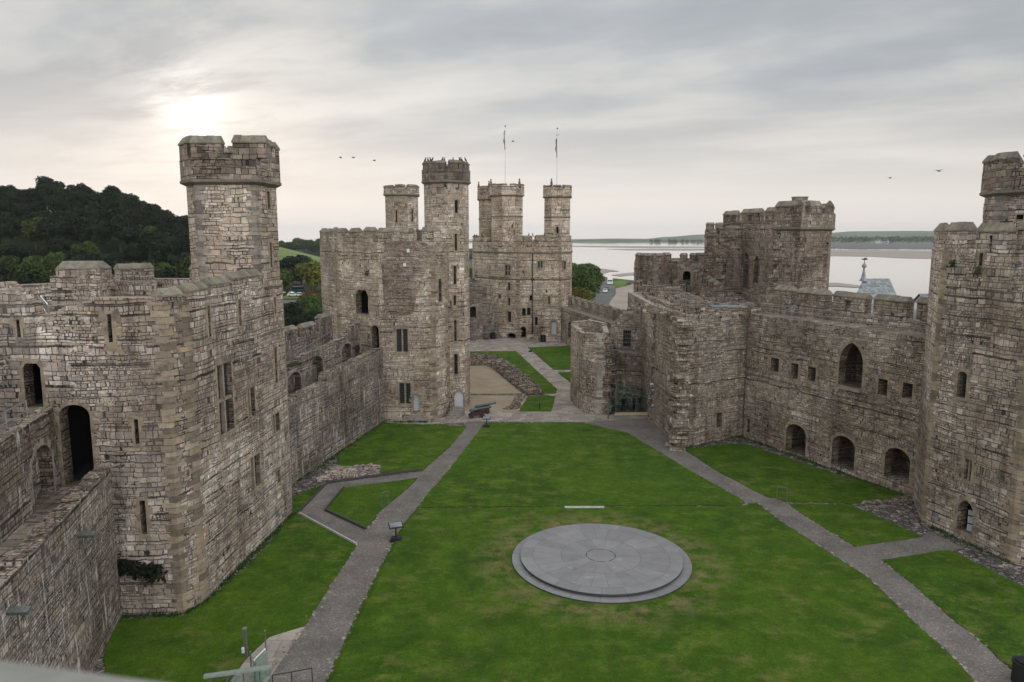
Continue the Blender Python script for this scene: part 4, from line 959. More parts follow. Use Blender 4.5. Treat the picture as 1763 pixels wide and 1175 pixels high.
# ------------------------------------------------------------------ lean-to by the far tower
A, B = X(921, 138.2, 4), X(966, 137.6, 4)
root = thing('lean_to_building', (A.x+2, A.y, 0), 'low stone lean-to with a pale door against the far tower', 'outbuilding')
f, L = frame(A, B); hl = [px_loop(A, B, 'rect', 949, 553, 958, 577), px_loop(A, B, 'rect', 921, 546, 925.5, 561)]
mb = MB(); slabwall(mb, A, B, [(0, ZY(537, 138)), (L*.3, ZY(533.5, 138)), (L*.55, ZY(531, 138)), (L*.8, ZY(532, 138)), (L, ZY(535, 138))], -.2, 3.2, hl, mit=1, back_holes=False); mb.build('wall', ['far', 'coping_dark'], root)
opening(root, A, B, hl[0], 'doorway', .5, 'door', .3); opening(root, A, B, hl[1], 'arrow_slit', .8, 'void', .2)
A, B = X(919, 136.4, 3), X(928, 136.0, 3); mb = MB(); slabwall(mb, A, B, [(0, ZY(562, 136)), (1.0, ZY(562, 136))], -.1, 1.4); mb.build('stone_pier', 'rubble', root)
# ------------------------------------------------------------------ north wall from the far tower to the gate
A, B = X(962, 139.6, 6), Vector((19.0, 96.0))
root = thing('north_curtain_wall', (A.x, A.y, 0), 'battlemented wall running from the far tower towards the road side gate', 'castle wall')
f, L = frame(A, B); zwk = 6.6
hl = [px_loop(A, B, 'arch', 978, 554, 985, 582), px_loop(A, B, 'arch', 986, 571, 993, 586)]
mb = MB(); slabwall(mb, A, B, ragged([(0, zwk), (L, zwk)], 1.0, .03), -.2, 1.8, hl, mit=1, back_holes=False); mb.build('wall', ['right', 'coping'], root)
for h_ in hl: opening(root, A, B, h_, 'arched_recess', 1.2, 'void', .2)
A2, B2 = f(0, 0, -1.8)[:2], f(L, 0, -1.8)[:2]; mb = MB(); slabwall(mb, A2, B2, [(0, zwk+.8), (L, zwk+.8)], -4, .7, mit=1); mb.build('parapet', ['right', 'coping'], root)
k = 0; s = .4
while s < L-2.6: merlon(root, A2, B2, s, s+2.3, zwk+.8, .95, .7, .28, mats=('right', 'coping'), slit=.12); s += 3.9
# ================================================================== KING'S GATE GROUP
root = thing('gate_tower', (20, 100, 0), 'darker many-sided gate tower with battlements left of the tall ruined gatehouse', 'tower')
EP = V2(X(1092, 104, 15), X(1129, 100, 15), X(1166, 102.5, 15), X(1199, 101, 15), X(1262, 104, 15), (34, 116), (21, 116))
z1 = ZY(450, 101)
shell(root, EP, -5, z1, {0: [('rect', (1102, 485, 1105, 500), S4), ('rect', (1097, 487, 1099.5, 502), S4), ('rect', (1116.5, 488, 1119, 501), S4)], 1: [('rect', (1148, 494, 1152, 503), S4)], 2: [('arch', (1175.5, 467, 1189, 492), dict(kind='doorway', depth=2.5, sur=.35))], 3: [('rect', (1206, 463, 1209, 468), S4)]},
  mats=('gate', 'ashlar_grey', 'floor'), th=.8, qs=(0, 1, 3), mh=.75, ridge=.3, merl={0: [(.15, 1.1), (1.5, 2.7), (3.0, 3.6)], 1: [(.1, 1.5), (1.9, 3.0)], 2: [(.3, 1.15), (1.7, 2.6)], 3: [(.2, 2.0), (2.7, 4.3)]})
# sloping row of merlons below the gate tower door
A, B = X(1193, 98, 13), X(1236, 88, 13); f, L = frame(A, B); mb = MB(); tp = [(0, ZY(474, 98)-.3), (L, ZY(500, 88)-.3)]
slabwall(mb, A, B, tp, 8, .8); mb.build('stair_parapet', 'gate', root)
for k in range(5): s = .2+k*L/5; merlon(root, A, B, s, s+L/5*.72, tp[0][1]+(tp[1][1]-tp[0][1])*(k+.5)/5, .75, .8, .3, mats=('gate', 'coping'))
# gatehouse
root = thing('ruined_gatehouse', (28, 86, 0), 'tall broken gatehouse of dark stone with pointed arches and a corbelled battlement', 'gatehouse')
zc = ZY(408, 92)
GL = V2(X(1213, 93, 18), X(1240, 92, 18), X(1247, 97, 18), X(1220, 99, 18))
shell(root, GL, 6, ZY(395, 92), {}, mats=('gate', 'rubble', 'floor'), qs=(0, 1), th=.6, name='west_pier', merl={0: [(.05, .95), (1.2, 2.0)], 3: [(1, 3)]}, mh=.55, ridge=.22)
string_course(root, GL, zc, .25, .14)
A, B = X(1243, 93.5, 18), X(1292, 92, 18); f, L = frame(A, B); mb = MB()
slabwall(mb, A, B, ragged([SZ(A, B, x, y) for x, y in ((1243, 395), (1250, 388), (1262, 390), (1275, 391), (1291, 388))], .6, .12), 6, 1.6); 
mb.box(f(L*.62, ZY(406, 93), .12), (2.2, .3, .25)); mb.box(f(L*.62, ZY(410, 93), .06), (2.0, .2, .2)); mb.box(f(L*.5, ZY(495, 93), .5), (L*1.05, 1.2, .35)); mb.box(f(L*.5, ZY(500, 93), .9), (L*1.1, 2.0, .3)); mb.build('inner_wall', 'gate', root)
s0, z0 = SZ(A, B, 1267, 470); s1, zt = SZ(A, B, 1281, 414); mb = MB(); panel(mb, A, B, [(s0, z0), (s1, z0), (s1, zt), (s0, zt)], off=.07)
for q in ((s0, z0, s0, zt), (s1, z0, s1, zt), (s0, zt, s1, zt)): mb.face([f(q[0], q[1], 0), f(q[2], q[3], 0), f(q[2], q[3], .07), f(q[0], q[1], .07)])
mb.build('blind_panel', 'gate', root)
quo = MB()
A, B = X(1277, 92.2, 18), X(1333, 80, 18); f, L = frame(A, B); hl = [px_loop(A, B, 'pointed', 1279.5, 434, 1288.5, 498), px_loop(A, B, 'pointed', 1298, 440, 1306.5, 488)]
mb = MB(); slabwall(mb, A, B, ragged([SZ(A, B, x, y) for x, y in ((1277, 390), (1300, 388), (1318, 386), (1333, 384))], .8, .12), 6, 1.3, hl); mb.build('arcade_wall', 'gate', root)
for h_ in hl: opening(root, A, B, h_, 'pointed_arch', 1.3, 'void', .2, 'gate')
# outer wall of the gatehouse with its high merlons
A, B = X(1243, 99.5, 22), X(1340, 92, 22); mb = MB(); f, L = frame(A, B); zp = ZY(383, 96)
slabwall(mb, A, B, [(0, zp), (L, zp)], 12, .9); mb.build('outer_wall', 'gate', root)
for (x0, x1, yt, sl_) in ((1245, 1268, 363, False), (1276, 1309, 361, .35), (1317, 1334, 360, False)):
    s0 = SZ(A, B, x0, 375)[0]; s1 = SZ(A, B, x1, 375)[0]; merlon(root, A, B, s0, s1, zp, ZY(yt, 96)-zp-.5, .9, .5, mats=('gate', 'coping'), slit=sl_)
A, B = X(1331, 88, 22), X(1362, 79, 22); mb = MB(); f, L = frame(A, B); zp2 = ZY(376, 83); slabwall(mb, A, B, [(0, zp2), (L, zp2)], 18, .8); mb.build('side_parapet', 'gate', root)
for s0, s1 in ((.3, 2.6), (3.4, 6.2), (7.0, 9.0)): merlon(root, A, B, s0, s1, zp2, .8, .8, .4, mats=('gate', 'coping'), slit=.25)
def torn(parent, x, y, z0, z1, w_=.7, jit=.3, name='torn_edge', mat='gate'):
    mb = MB(); z = z0
    while z < z1:
        h = random.uniform(.25, .55); mb.box((x+random.uniform(-jit, jit), y+random.uniform(-.25, .1), z+h/2), (w_*random.uniform(.7, 1.5), w_*random.uniform(.8, 1.4), h-.03), random.uniform(-.25, .25)); z += h
    return mb.build(name, mat, parent)
c = X(1241, 92, 18); torn(root, c.x+.1, 92.1, 8, ZY(392, 92), .8); c = X(1333, 80, 18); torn(root, c.x+.2, 80.2, 9, ZY(386, 80)-1.0, .75); c = X(1291, 90.5, 18); torn(root, c.x, 89.0, 9, 13.8, .8)
# corbelled east turret of the gatehouse
GE = V2(X(1331, 80.5, 18), X(1376, 77.5, 18), X(1425, 79.5, 18), X(1430, 84, 18), X(1392, 88, 18), X(1345, 87, 18))
zc = ZY(398, 78.5); sh = shell(root, GE, 6, zc, {}, mats=('gate', 'rubble', 'floor'), qs=(0, 1, 2), name='east_block', floor=.3)
hd = offset_poly(GE, .28); string_course(root, GE, zc, .4, .34)
mb = MB(); mb.ring(hd, offset_poly(hd, -.8), zc+.38, ZY(366, 78), 0, mit=1); mb.build('battlement', ['gate', 'coping'], root)
zb = ZY(366, 78)
for i, lst in ((0, [(.4, 2.85)]), (1, [(.1, .5), (1.3, 3.0)]), (2, [(.1, .5)]), (3, [(.3, 2)]), (4, [(.3, 2)])):
    for s0, s1 in lst: merlon(root, hd[i], hd[i+1], s0, s1, zb, ZY(355, 78)-zb, .8, .52, mats=('gate', 'coping'), slit=(.07 if (i == 1 and s1 > 1) else False))
c = X(1377, 80, 24); mb = MB(); mb.box((c.x, 80, ZY(341, 80)-.65), (1.35, 1.0, 1.3)); mb.box((c.x, 80, ZY(341, 80)+.06), (1.45, 1.1, .12), mi=1); mb.build('chimney', ['gate', 'coping'], root)
# ------------------------------------------------------------------ front block with broken upper platform
H0 = P(1172, 772); H1 = Vector((23.6, 71.6))
root = thing('ruined_gate_block', (H0.x, H0.y, 0), 'massive ragged-edged stone block projecting into the court with walkways on its broken top', 'ruin')
HP = V2(X(1118, 80, 6), P(1119, 722)+Vector((0, .3)), H0+Vector((-.0, 0)), H1, (30, 80), (29, 96), (15.5, 97))
PT = 12.6
shell(root, HP[1:], -.2, PT, {1: [('rect', (1233.5, 711, 1243, 736), dict(kind='window', depth=.6, sur=.26, lights=1))], 0: [('pointed', (1117.5, 578, 1122, 655), dict(kind='arrow_slit', depth=1.2, sur=.1))]}, mats=('right', 'pale_edge', 'floor'), qs=(0, 1, 1), floor=.25, th=.6)
# rough tusks of torn masonry down the broken corner
mb = MB(); z = -.1
while z < PT-.1:
    h = random.uniform(.22, .5); k = 1-.35*z/PT
    for (bx, by) in ((H0.x-.05, H0.y-.1), (H0.x-.2, H0.y+1.1)):
        mb.box((bx+random.uniform(-.35, .12)*k, by+random.uniform(-.25, .35), z+h/2), (random.uniform(.8, 1.7), random.uniform(.7, 1.6), h-.02), random.uniform(-.4, .4), rx=random.uniform(-.08, .08))
    z += h
mb.build('torn_corner', 'bastion', root)
mb = MB(); z = -.1; q = P(1119, 722)
while z < PT-.3:
    h = random.uniform(.25, .5); mb.box((q.x+random.uniform(.2, .45), q.y-.4+random.uniform(-.3, .3), z+h/2), (random.uniform(.7, 1.1), random.uniform(.8, 1.4), h-.02), random.uniform(-.25, .25)); z += h
mb.build('torn_pier', 'bastion', root)
mb = MB()
for (p0, p1, zt, th_) in (((1122, 521), (1165, 541), .35, .8), ((1108, 506), (1180, 505), .8, 1.0), ((1118, 515), (1150, 513), .5, 1.0), ((1240, 500), (1330, 498), 1.0, 1.0), ((1205, 512), (1270, 518), .55, .8), ((1270, 510), (1318, 530), .9, 1.2), ((1150, 525), (1205, 530), .35, .7), ((1222, 505), (1300, 509), .75, .9), ((1300, 500), (1318, 512), 2.4, 1.4), ((1176, 541), (1206, 541), .55, .9), ((1262, 541), (1283, 543), .5, 1.0), ((1119, 512), (1133, 519), 1.0, 1.2), ((1168, 503), (1196, 500), 1.3, .9), ((1250, 497), (1290, 494), 1.7, .9)):
    a, b = P(*p0, PT-.2), P(*p1, PT-.2); L = (b-a).length; slabwall(mb, a, b, ragged([(0, PT+zt), (L, PT+zt)], .6, .14), PT-.3, th_)
for _ in range(260):
    p = P(random.uniform(1110, 1318), random.uniform(503, 538), PT); mb.box((p.x, p.y, PT-.18), (random.uniform(.3, .9), random.uniform(.3, .9), random.uniform(.1, .45)), random.uniform(0, 3), rx=random.uniform(-.2, .2))
mb.build('broken_masonry', 'rubble', root)
mb = MB()
for (u, v) in ((HP[1], HP[2]), (HP[2], HP[3])):
    u, v = Vector(u[:2]), Vector(v[:2]); dv = (v-u).normalized(); inw = Vector((-dv.y, dv.x)); L_ = (v-u).length; k = 0.0
    while k < L_-.2:
        w_ = random.uniform(.25, .7)
        if random.random() < .72: p = u+dv*(k+w_/2)+inw*random.uniform(.12, .42); mb.box((p.x, p.y, PT+random.uniform(-.06, .08)), (w_, random.uniform(.35, .65), random.uniform(.18, .42)), math.atan2(dv.y, dv.x)+random.uniform(-.12, .12), rx=random.uniform(-.08, .08))
        k += w_
mb.build('broken_crest', 'bastion', root)
a = P(1258, 530, PT); mb = MB(); mb.box((a.x, a.y+1, PT+.05), (3.6, 1.8, .12), -.1); mb.build('lead_roof', 'lead', root)
for lab, pts in (('railing crossing the broken top of the gate block, nearer the court', ((1160, 528), (1195, 541), (1222, 541))), ('railing descending across the broken top from the gate tower', ((1130, 508), (1170, 517), (1205, 532))), ('railing along the lead roof of the gate block', ((1215, 533), (1280, 533))), ('railing on the stair up to the gate tower door', ((1172, 497), (1200, 503), (1232, 506)))):
    railing(lab, [Vector((*P(x, y, PT+.1), PT+.1)) for x, y in pts], h=1.15, mat='rail', step=1.5)
# bastion stub with open top
BP = V2(P(993, 702), P(1002, 709), P(1030, 714), P(1046, 714), (11.3, 86), (9.5, 89.5), (7.2, 88))
root = thing('broken_bastion', (9, 84, 0), 'roofless stub of a many-sided turret with a blind arch beside the glass entrance', 'ruin')
zt = ZY(572, 82)
shell(root, BP, -.2, zt, {}, mats=('bastion', 'pale_edge', 'floor'), qs=(2, 3), qmat='pale_edge', th=.55, floor=2.2, tops={3: zt+.2, 0: zt-.1, 5: zt+.5, 4: zt+.6, 6: zt+.1})
f, _ = frame(BP[1], BP[2]); lp = px_loop(BP[1], BP[2], 'arch', 1004, 629, 1026, 664); mb = MB(); surround(mb, f, lp[2:], .16, 0, .09, sill=False) if False else surround(mb, f, lp, .14, 0, .06, sill=False); mb.build('blind_arch', 'ashlar_grey', root)
mb = MB(); q = P(1046, 714)
z = -.1
while z < zt: h = random.uniform(.2, .45); mb.box((q.x-.1+random.uniform(-.15, .25), q.y+.2+random.uniform(-.2, .2), z+h/2), (random.uniform(.5, .9), random.uniform(.5, 1), h-.02), random.uniform(-.3, .3)); z += h
mb.build('torn_corner', 'rubble', root)
# wall behind the glass, ramped top
A, B = X(1040, 87.5, 6), X(1124, 86, 6)
root = thing('ruined_cross_wall', (A.x+2, A.y, 0), 'ramped broken wall with a barred window above the glass entrance', 'ruin')
f, L = frame(A, B); hl = [px_loop(A, B, 'rect', 1073, 569, 1086, 597)]
mb = MB(); slabwall(mb, A, B, ragged([SZ(A, B, x, y) for x, y in ((1040, 575), (1052, 566), (1060, 556), (1072, 541), (1086, 530), (1100, 522), (1112, 512), (1124, 508))], .45, .14), -.2, 1.1, hl); mb.build('wall', 'gate', root)
opening(root, A, B, hl[0], 'window_opening', .6, 'void', .2, 'gate'); s0 = min(s for s, z in hl[0]); s1 = max(s for s, z in hl[0]); z0 = min(z for s, z in hl[0]); z1_ = max(z for s, z in hl[0])
mb = MB()
for k in range(1, 4): mb.tube([f(s0+(s1-s0)*k/4, z0, -.15), f(s0+(s1-s0)*k/4, z1_, -.15)], .035, 5)
for k in range(1, 4): mb.tube([f(s0, z0+(z1_-z0)*k/4, -.15), f(s1, z0+(z1_-z0)*k/4, -.15)], .03, 5)
mb.build('window_grille', 'steel', root)
A2, B2 = X(1048, 85.2, 5), X(1108, 84.4, 5); L2 = (B2-A2).length; mb = MB(); slabwall(mb, A2, B2, [(0, ZY(606, 85)), (L2, ZY(608, 85))], -.2, 1.3, mit=1); mb.build('ledge_wall', ['gate', 'lead'], root)
A3 = X(1047, 84.6, 5); mb = MB(); z = 0
for k in range(22): h = random.uniform(.3, .45); mb.box((A3.x+random.uniform(-.2, .5), A3.y+random.uniform(-.2, .1), z+h/2), (random.uniform(.9, 1.4), 1, h-.02), random.uniform(-.1, .1)); z += h if z < ZY(612, 85) else 0
mb.build('torn_pier', 'rubble', root)
# ------------------------------------------------------------------ glass entrance screen
root = thing('glass_screen', (13, 80.5, 0), 'green tinted glass screen with a sloping top closing the ruined entrance', 'glass screen')
a, b = P(1047, 722), P(1118, 715); a2 = P(1060, 716)
def pane(p, q, zl0, zl1, name='glass_panel', n=3):
    for k in range(n):
        u, v = p+(q-p)*(k/n), p+(q-p)*((k+1)/n-.01); dvv = (q-p).normalized(); nn = Vector((dvv.y, -dvv.x))*.02; za = zl0+(zl1-zl0)*k/n; zb_ = zl0+(zl1-zl0)*(k+1)/n; mb = MB()
        A_ = [(u+nn, .35, za), (v+nn, .35, zb_)]; q0, q1, q2, q3 = (*(u+nn), .35), (*(v+nn), .35), (*(v+nn), zb_), (*(u+nn), za); r0, r1, r2, r3 = (*(u-nn), .35), (*(v-nn), .35), (*(v-nn), zb_), (*(u-nn), za)
        for fc in ((q0, q1, q2, q3), (r1, r0, r3, r2), (q3, q2, r2, r3), (q0, r0, r1, q1), (q0, q3, r3, r0), (q1, r1, r2, q2)): mb.face(fc)
        mb.build(name, 'glass', root)
pane(a2, b, 4.0, 2.9); pane(a, a2, 2.0, 2.0, n=1)
mb = MB(); mb.tube([(*(a2+Vector((.2, .3))), 2.9), (*(b+Vector((-.1, .3))), 1.95)], .06, 6); mb.build('top_rail', 'palegreen', root)
mb = MB(); mb.tube([(*a, .0), (*a, 2.05)], .08, 6); mb.build('corner_post', 'steel', root); mb = MB(); mb.tube([(*a2, .0), (*a2, 4.05)], .07, 6); mb.build('corner_post', 'steel', root)
c = (a2+b)/2; mb = MB(); mb.box((c.x, c.y-.15, .22), ((b-a2).length+.3, .35, .3), math.atan2((b-a2).y, (b-a2).x)); mb.build('timber_sill', 'beam', root)
# ================================================================== RIGHT CURTAIN WALL
F0, F1 = Vector((23.3, 71.1)), P(1604, 870)
root = thing('hall_wall', (27, 62, 0), 'long brown curtain wall on the right with three low arches and one tall pointed window', 'castle wall')
f, L = frame(F0, F1); zW = 12.5
hs = [('rect', (1327, 617, 1341, 640), 1.0), ('rect', (1362, 626, 1374.5, 652), 1.0), ('rect', (1391, 632, 1404.5, 657), 1.0), ('pointed', (1445, 590, 1486, 667), 2.2), ('rect', (1512, 653, 1528, 681), 1.0), ('rect', (1554, 660, 1571, 687), 1.0),
      ('arch', (1353, 731, 1388, 781), 2.4), ('arch', (1432, 751, 1472, 806), 2.4), ('arch', (1523, 772, 1567, 828), 2.4), ('rect', (1275, 555, 1283, 564), .5), ('rect', (1286, 722, 1291, 745), .7)]
hs = [h_ for h_ in hs if h_[1][0] != 1275]; hl = [px_loop(F0, F1, k, *r_) for k, r_, d_ in hs]; hl = [[(min(L-.15, max(.15, s)), max(.03, z)) for s, z in lp] for lp in hl]
mb = MB(); slabwall(mb, F0, F1, [(0, zW), (L, zW)], -.2, 3.2, hl, mit=1, back_holes=False); wl = mb.build('wall', ['right', 'floor'], root)
for (k, r_, d_), lp in zip(hs, hl):
    nm = 'arched_recess' if k == 'arch' else ('pointed_window' if k == 'pointed' else ('putlog_hole' if d_ == .5 else 'window_opening'))
    opening(root, F0, F1, lp, nm, d_, 'inner' if k in ('arch', 'pointed') else 'void', .22 if d_ != .5 else 0, 'ashlar', sill=(k != 'arch'))
mb = MB()
for px, py in ((1300, 568), (1333, 573), (1367, 576), (1405, 583), (1443, 587), (1488, 593), (1575, 604)):
    s, z = SZ(F0, F1, px, py); q = f(s, z, .16); a = math.atan2((F1-F0).y, (F1-F0).x); cb = MB(); cb.box(q, (.38, .5, .3), a); cb.box(f(s, z+.24, .2), (.42, .6, .16), a); cb.build('corbel', 'ashlar_grey', root)
# ledge course where the wall thickens
s, z = SZ(F0, F1, 1440, 678); mb = MB(); n = 30
for k in range(n): s0 = L*k/n; mb.box(f(s0+L/n/2, z+.05+random.uniform(-.06, .06), .03), (L/n-.03, .14, random.uniform(.14, .26)), math.atan2((F1-F0).y, (F1-F0).x))
mb.build('offset_course', 'right', root)
s, z = SZ(F0, F1, 1466, 668); mb = MB(); mb.box(f(s, z-.1, .12), (2.2, .5, .22), math.atan2((F1-F0).y, (F1-F0).x)); mb.build('sill', 'ashlar_grey', root)
A2, B2 = f(-1, 0, -2.4)[:2], f(L, 0, -2.4)[:2]; L2 = L+1; hl = [px_loop(A2, B2, 'rect', 1597, 540, 1612, 570)]
mb = MB(); slabwall(mb, A2, B2, [(0, 13.35), (L2, 13.35)], zW-.3, .8, mit=1); mb.build('parapet', ['right', 'coping'], root)
for x0, x1, sl_ in ((1333, 1362, False), (1372, 1422, False), (1434, 1490, .3), (1505, 1563, False), (1580, 1612, False)):
    s0 = SZ(A2, B2, x0, 510)[0]; s1 = SZ(A2, B2, x1, 510)[0]; merlon(root, A2, B2, s0, s1, 13.35, 1.4, .8, .38, mats=('right', 'coping'), slit=sl_)
railing('thin railing along the wall walk above the long brown wall', [f(.3, zW, -.25), f(L-.3, zW, -.25)], h=1.1, mat='rail', step=2.6)
# ================================================================== RIGHT NEAR TOWER
GP = V2(P(1592, 898), P(1737, 968), (33.4, 39.6), (38, 40), (40, 46), (39, 53), (35, 56), (31, 54))
GP[0] = GP[0]+Vector((-.25, 0))
root = thing('granary_tower', (34, 47, 0), 'large stone tower at the right edge with a pointed doorway and a turret', 'tower')
z1 = ZY(428, 48.5)
shell(root, GP, -.2, z1, {0: [('arch', (1648, 640, 1664, 685), dict(kind='window', depth=.5, sur=.26, lights=1)), ('rect', (1660, 791, 1673, 827), dict(kind='window', depth=.45, sur=.24, lights=2)), ('pointed', (1648, 861, 1676, 917), dict(kind='doorway', depth=2.2, sur=.3)), ('rect', (1686, 436, 1692, 458), slit)]},
  mats=('tower', 'ashlar', 'floor'), qs=(0, 1), th=.75, mh=1.12, ridge=.5, merl={0: [(.05, 1.7), (2.35, 4.5, 1, .1), (5.15, 6.9)], 7: [(.5, 2.6)], 6: [(1, 3.4)], 1: [(.5, 2)], 2: [(.5, 2), (3, 4.4)], 3: [(.5, 2.5)], 4: [(.5, 2.5)], 5: [(1, 3)]})
f, L = frame(GP[0], GP[1]); s0 = SZ(GP[0], GP[1], 1657, 900)[0]; s1 = SZ(GP[0], GP[1], 1675, 900)[0]
mb = MB(); a, b = f(s0, 0, -.42), f(s1+.02, 0, -.62)
dvv = (Vector(b)-Vector(a)).normalized()
for k in range(5): q = Vector(a)+dvv*((b-a).length*(k+.5)/5); mb.box((q.x, q.y, 1.05), ((b-a).length/5-.015, .05, 2.0), math.atan2(dvv.y, dvv.x))
dl = mb.build('door_leaf', 'door', root); mb = MB(); q = (a+b)/2
for z in (.5, 1.15, 1.7): mb.box((q.x+.06*dvv.y, q.y-.06*dvv.x, z), ((b-a).length, .03, .07), math.atan2(dvv.y, dvv.x))
mb.build('iron_strap', 'iron', dl)
TG = ngon((35.3, 49.4), 3.1, 8, R(8)); zc = ZY(335, 47.5); zb = ZY(288, 47); zt = ZY(255, 47)
turret(root, TG, 16, zc, zb, zt, {side_of(TG, 1755): [('rect', (1750, 370, 1762, 378), dict(kind='putlog_hole', depth=.5, sur=.1))]}, mats=('tower', 'ashlar_grey', 'floor'), out=.28, th=.6, ridge=.4, qs=(0, 1, 2, 3, 4, 5, 6, 7))
# ================================================================== FURNITURE OF THE COURT
def cannon(loc, rz, label, gl):
    o = thing('cannon', (loc[0], loc[1], 0), label, 'cannon', gl); o.rotation_euler = (0, 0, 0)
    mt = Matrix.Translation((loc[0], loc[1], 0)) @ Matrix.Rotation(rz, 4, 'Z')
    def put(mb, name, mat, parent=o, smooth=False):
        mb.v = [mt @ v for v in mb.v]; return mb.build(name, mat, parent, smooth=smooth)
    mb = MB(); mb.lathe([(-.22, .04), (-.18, .07), (-.12, .07), (-.08, .05), (0, .19), (.04, .21), (.1, .21), (.13, .18), (.7, .165), (.73, .185), (.8, .185), (.83, .155), (1.5, .135), (1.53, .15), (1.58, .15), (1.6, .125), (2.15, .105), (2.2, .135), (2.3, .14), (2.34, .10), (2.34, .06), (2.0, .055)], (-.75, 0, .82), (2, 0, 1.22), 14); put(mb, 'barrel', 'bronze', smooth=False)
    mb = MB()
    for sy in (-.24, .24):
        pr = [(-1.0, .25), (.75, .25), (.75, .92), (.5, .98), (.2, .9), (.1, .74), (-.3, .7), (-.4, .58), (-.8, .54), (-.9, .4), (-1.0, .38)]
        for s_ in (-1, 1): mb.face([(x, sy+s_*.045, z) for x, z in (pr if s_ < 0 else pr[::-1])])
        for (x0, z0), (x1, z1) in zip(pr, pr[1:]+pr[:1]): mb.face([(x0, sy-.045, z0), (x0, sy+.045, z0), (x1, sy+.045, z1), (x1, sy-.045, z1)])
    mb.box((-.1, 0, .32), (1.5, .4, .1)); put(mb, 'carriage', 'redwood')
    for x in (-.72, .5):
        mb = MB(); mb.tube([(x, -.5, .22), (x, .5, .22)], .05, 8); put(mb, 'axle', 'redwood')
        for sy in (-.42, .42):
            mb = MB(); mb.lathe([(0, .2), (.03, .22), (.11, .22), (.14, .2)], (x, sy-.07, .22), (x, sy+1, .22), 14); put(mb, 'wheel', 'redwood')
    mb = MB(); mb.lathe([(0, .02), (.1, .02)], (.25, -.3, .99), (.25, 1, .99), 6); mb.tube([(.2, -.32, 1.0), (.2, .32, 1.0)], .06, 8); put(mb, 'trunnion', 'bronze')
    return o
a = P(822, 719); cannon((a.x, a.y), R(14), 'bronze cannon on a dark red wheeled carriage, nearer of the two beside the tower', 'pair of cannons')
a = P(829, 714); cannon((a.x+.1, a.y+.55), R(14), 'bronze cannon on a dark red wheeled carriage, farther of the two beside the tower', 'pair of cannons')
def lectern(px, py, label, s=1.0, rz=0.0):
    a = P(px, py, .05); o = thing('information_panel', (a.x, a.y, .05), label, 'information panel')
    mb = MB(); mb.box((a.x, a.y, .13), (.75*s, .6*s, .14)); mb.box((a.x, a.y, .23), (.6*s, .45*s, .08)); mb.build('base', 'iron', o)
    mb = MB(); mb.tube([(a.x, a.y, .2), (a.x, a.y, 1.05*s)], .05, 8); mb.build('stand', 'iron', o)
    mb = MB(); mb.box((a.x, a.y, 1.12*s), (.95*s, .55*s, .05), rz, rx=R(25)); mb.build('panel', 'iron', o)
    mb = MB(); mb.box((a.x, a.y-.0, 1.155*s), (.8*s, .42*s, .015), rz, rx=R(25)); mb.build('panel_face', 'lead', o)
lectern(682, 931, 'black lectern sign on a square base at the left path by the dais lawn', 1.0, R(20))
lectern(838, 735, 'small black lectern sign near the cannons at the head of the left path', .9)
lectern(913, 606, 'small black lectern sign on the paving before the far tower', .8)
for lab, pts in (('pair of grey handrail posts joined at the top, beside the left path step', ((658, 876), (668, 872))), ('pair of grey handrail posts joined at the top, beside the right path step', ((1337, 864), (1354, 866)))):
    p = [P(x, y) for x, y in pts]; o = thing('handrail', (*p[0], 0), lab, 'handrail'); mb = MB(); hh = 1.15
    mb.tube([(*p[0], hh), (*((p[0]+p[1])/2), hh+.06), (*p[1], hh)], .03, 6); mb.build('rail', 'steel', o)
    for q in p: mb = MB(); mb.tube([(*q, 0), (*q, hh)], .032, 6); mb.build('post', 'steel', o)
# ramp kerbs
for lab, pts in (('dark kerb along the outer edge of the left ramp', ((722, 811), (563, 833), (514, 884))), ('dark kerb round the inner edge of the left ramp', ((592, 841), (560, 880), (631, 913))), ('pale kerb along the near edge of the left ramp', ((515, 886), (614, 940)))):
    q = [P(x, y) for x, y in pts]; mb = MB()
    for a, b in zip(q, q[1:]): dvv = b-a; mb.box((*((a+b)/2), .09), (dvv.length, .1, .2), math.atan2(dvv.y, dvv.x))
    tag(mb.build('kerb', 'slate_dark' if 'dark' in lab else 'conc', loc=(*q[0], 0)), lab, 'kerb')
# low stone foundations
def stones(name, polys, n, h, label, cat, mat='rubble', big=.5, core=None):
    mb = MB()
    for pl in polys:
        q = poly_px(pl); xs = [v.x for v in q]; ys = [v.y for v in q]; area = 0
        a = sum(u.x*v.y-v.x*u.y for u, v in zip(q, q[1:]+q[:1]))
        if a < 0: q = q[::-1]
        mb.prism(q, -.05, h*.55)
        k = 0; tries = 0
        while k < n and tries < n*20:
            tries += 1; x, y = random.uniform(min(xs), max(xs)), random.uniform(min(ys), max(ys)); ins = False
            for u, v in zip(q, q[1:]+q[:1]):
                if (u.y > y) != (v.y > y) and x < (v.x-u.x)*(y-u.y)/(v.y-u.y)+u.x: ins = not ins
            if not ins: continue
            s = big*random.uniform(.4, 1.2); mb.box((x, y, h*.5), (s, s*random.uniform(.5, 1), h*random.uniform(.5, 1.3)), random.uniform(0, 3), rx=random.uniform(-.12, .12), ry=random.uniform(-.12, .12)); k += 1
    c = poly_px(polys[0])[0]; return tag(mb.build(name, mat, loc=(c.x, c.y, 0)), label, cat)
stones('stone_foundation', [((545, 829), (575, 808), (654, 803), (654, 815), (565, 830))], 150, .25, 'low pale stone footing in the turf beside the left curtain wall', 'foundation', 'tower', .45)
stones('foundation_wall', [((795, 616), (847, 616), (868, 626), (899, 648), (934, 678), (906, 680), (868, 650), (841, 630), (795, 630))], 420, .75, 'angled low ruined wall of loose stones round the gravel yard', 'foundation', 'rubble', .6)
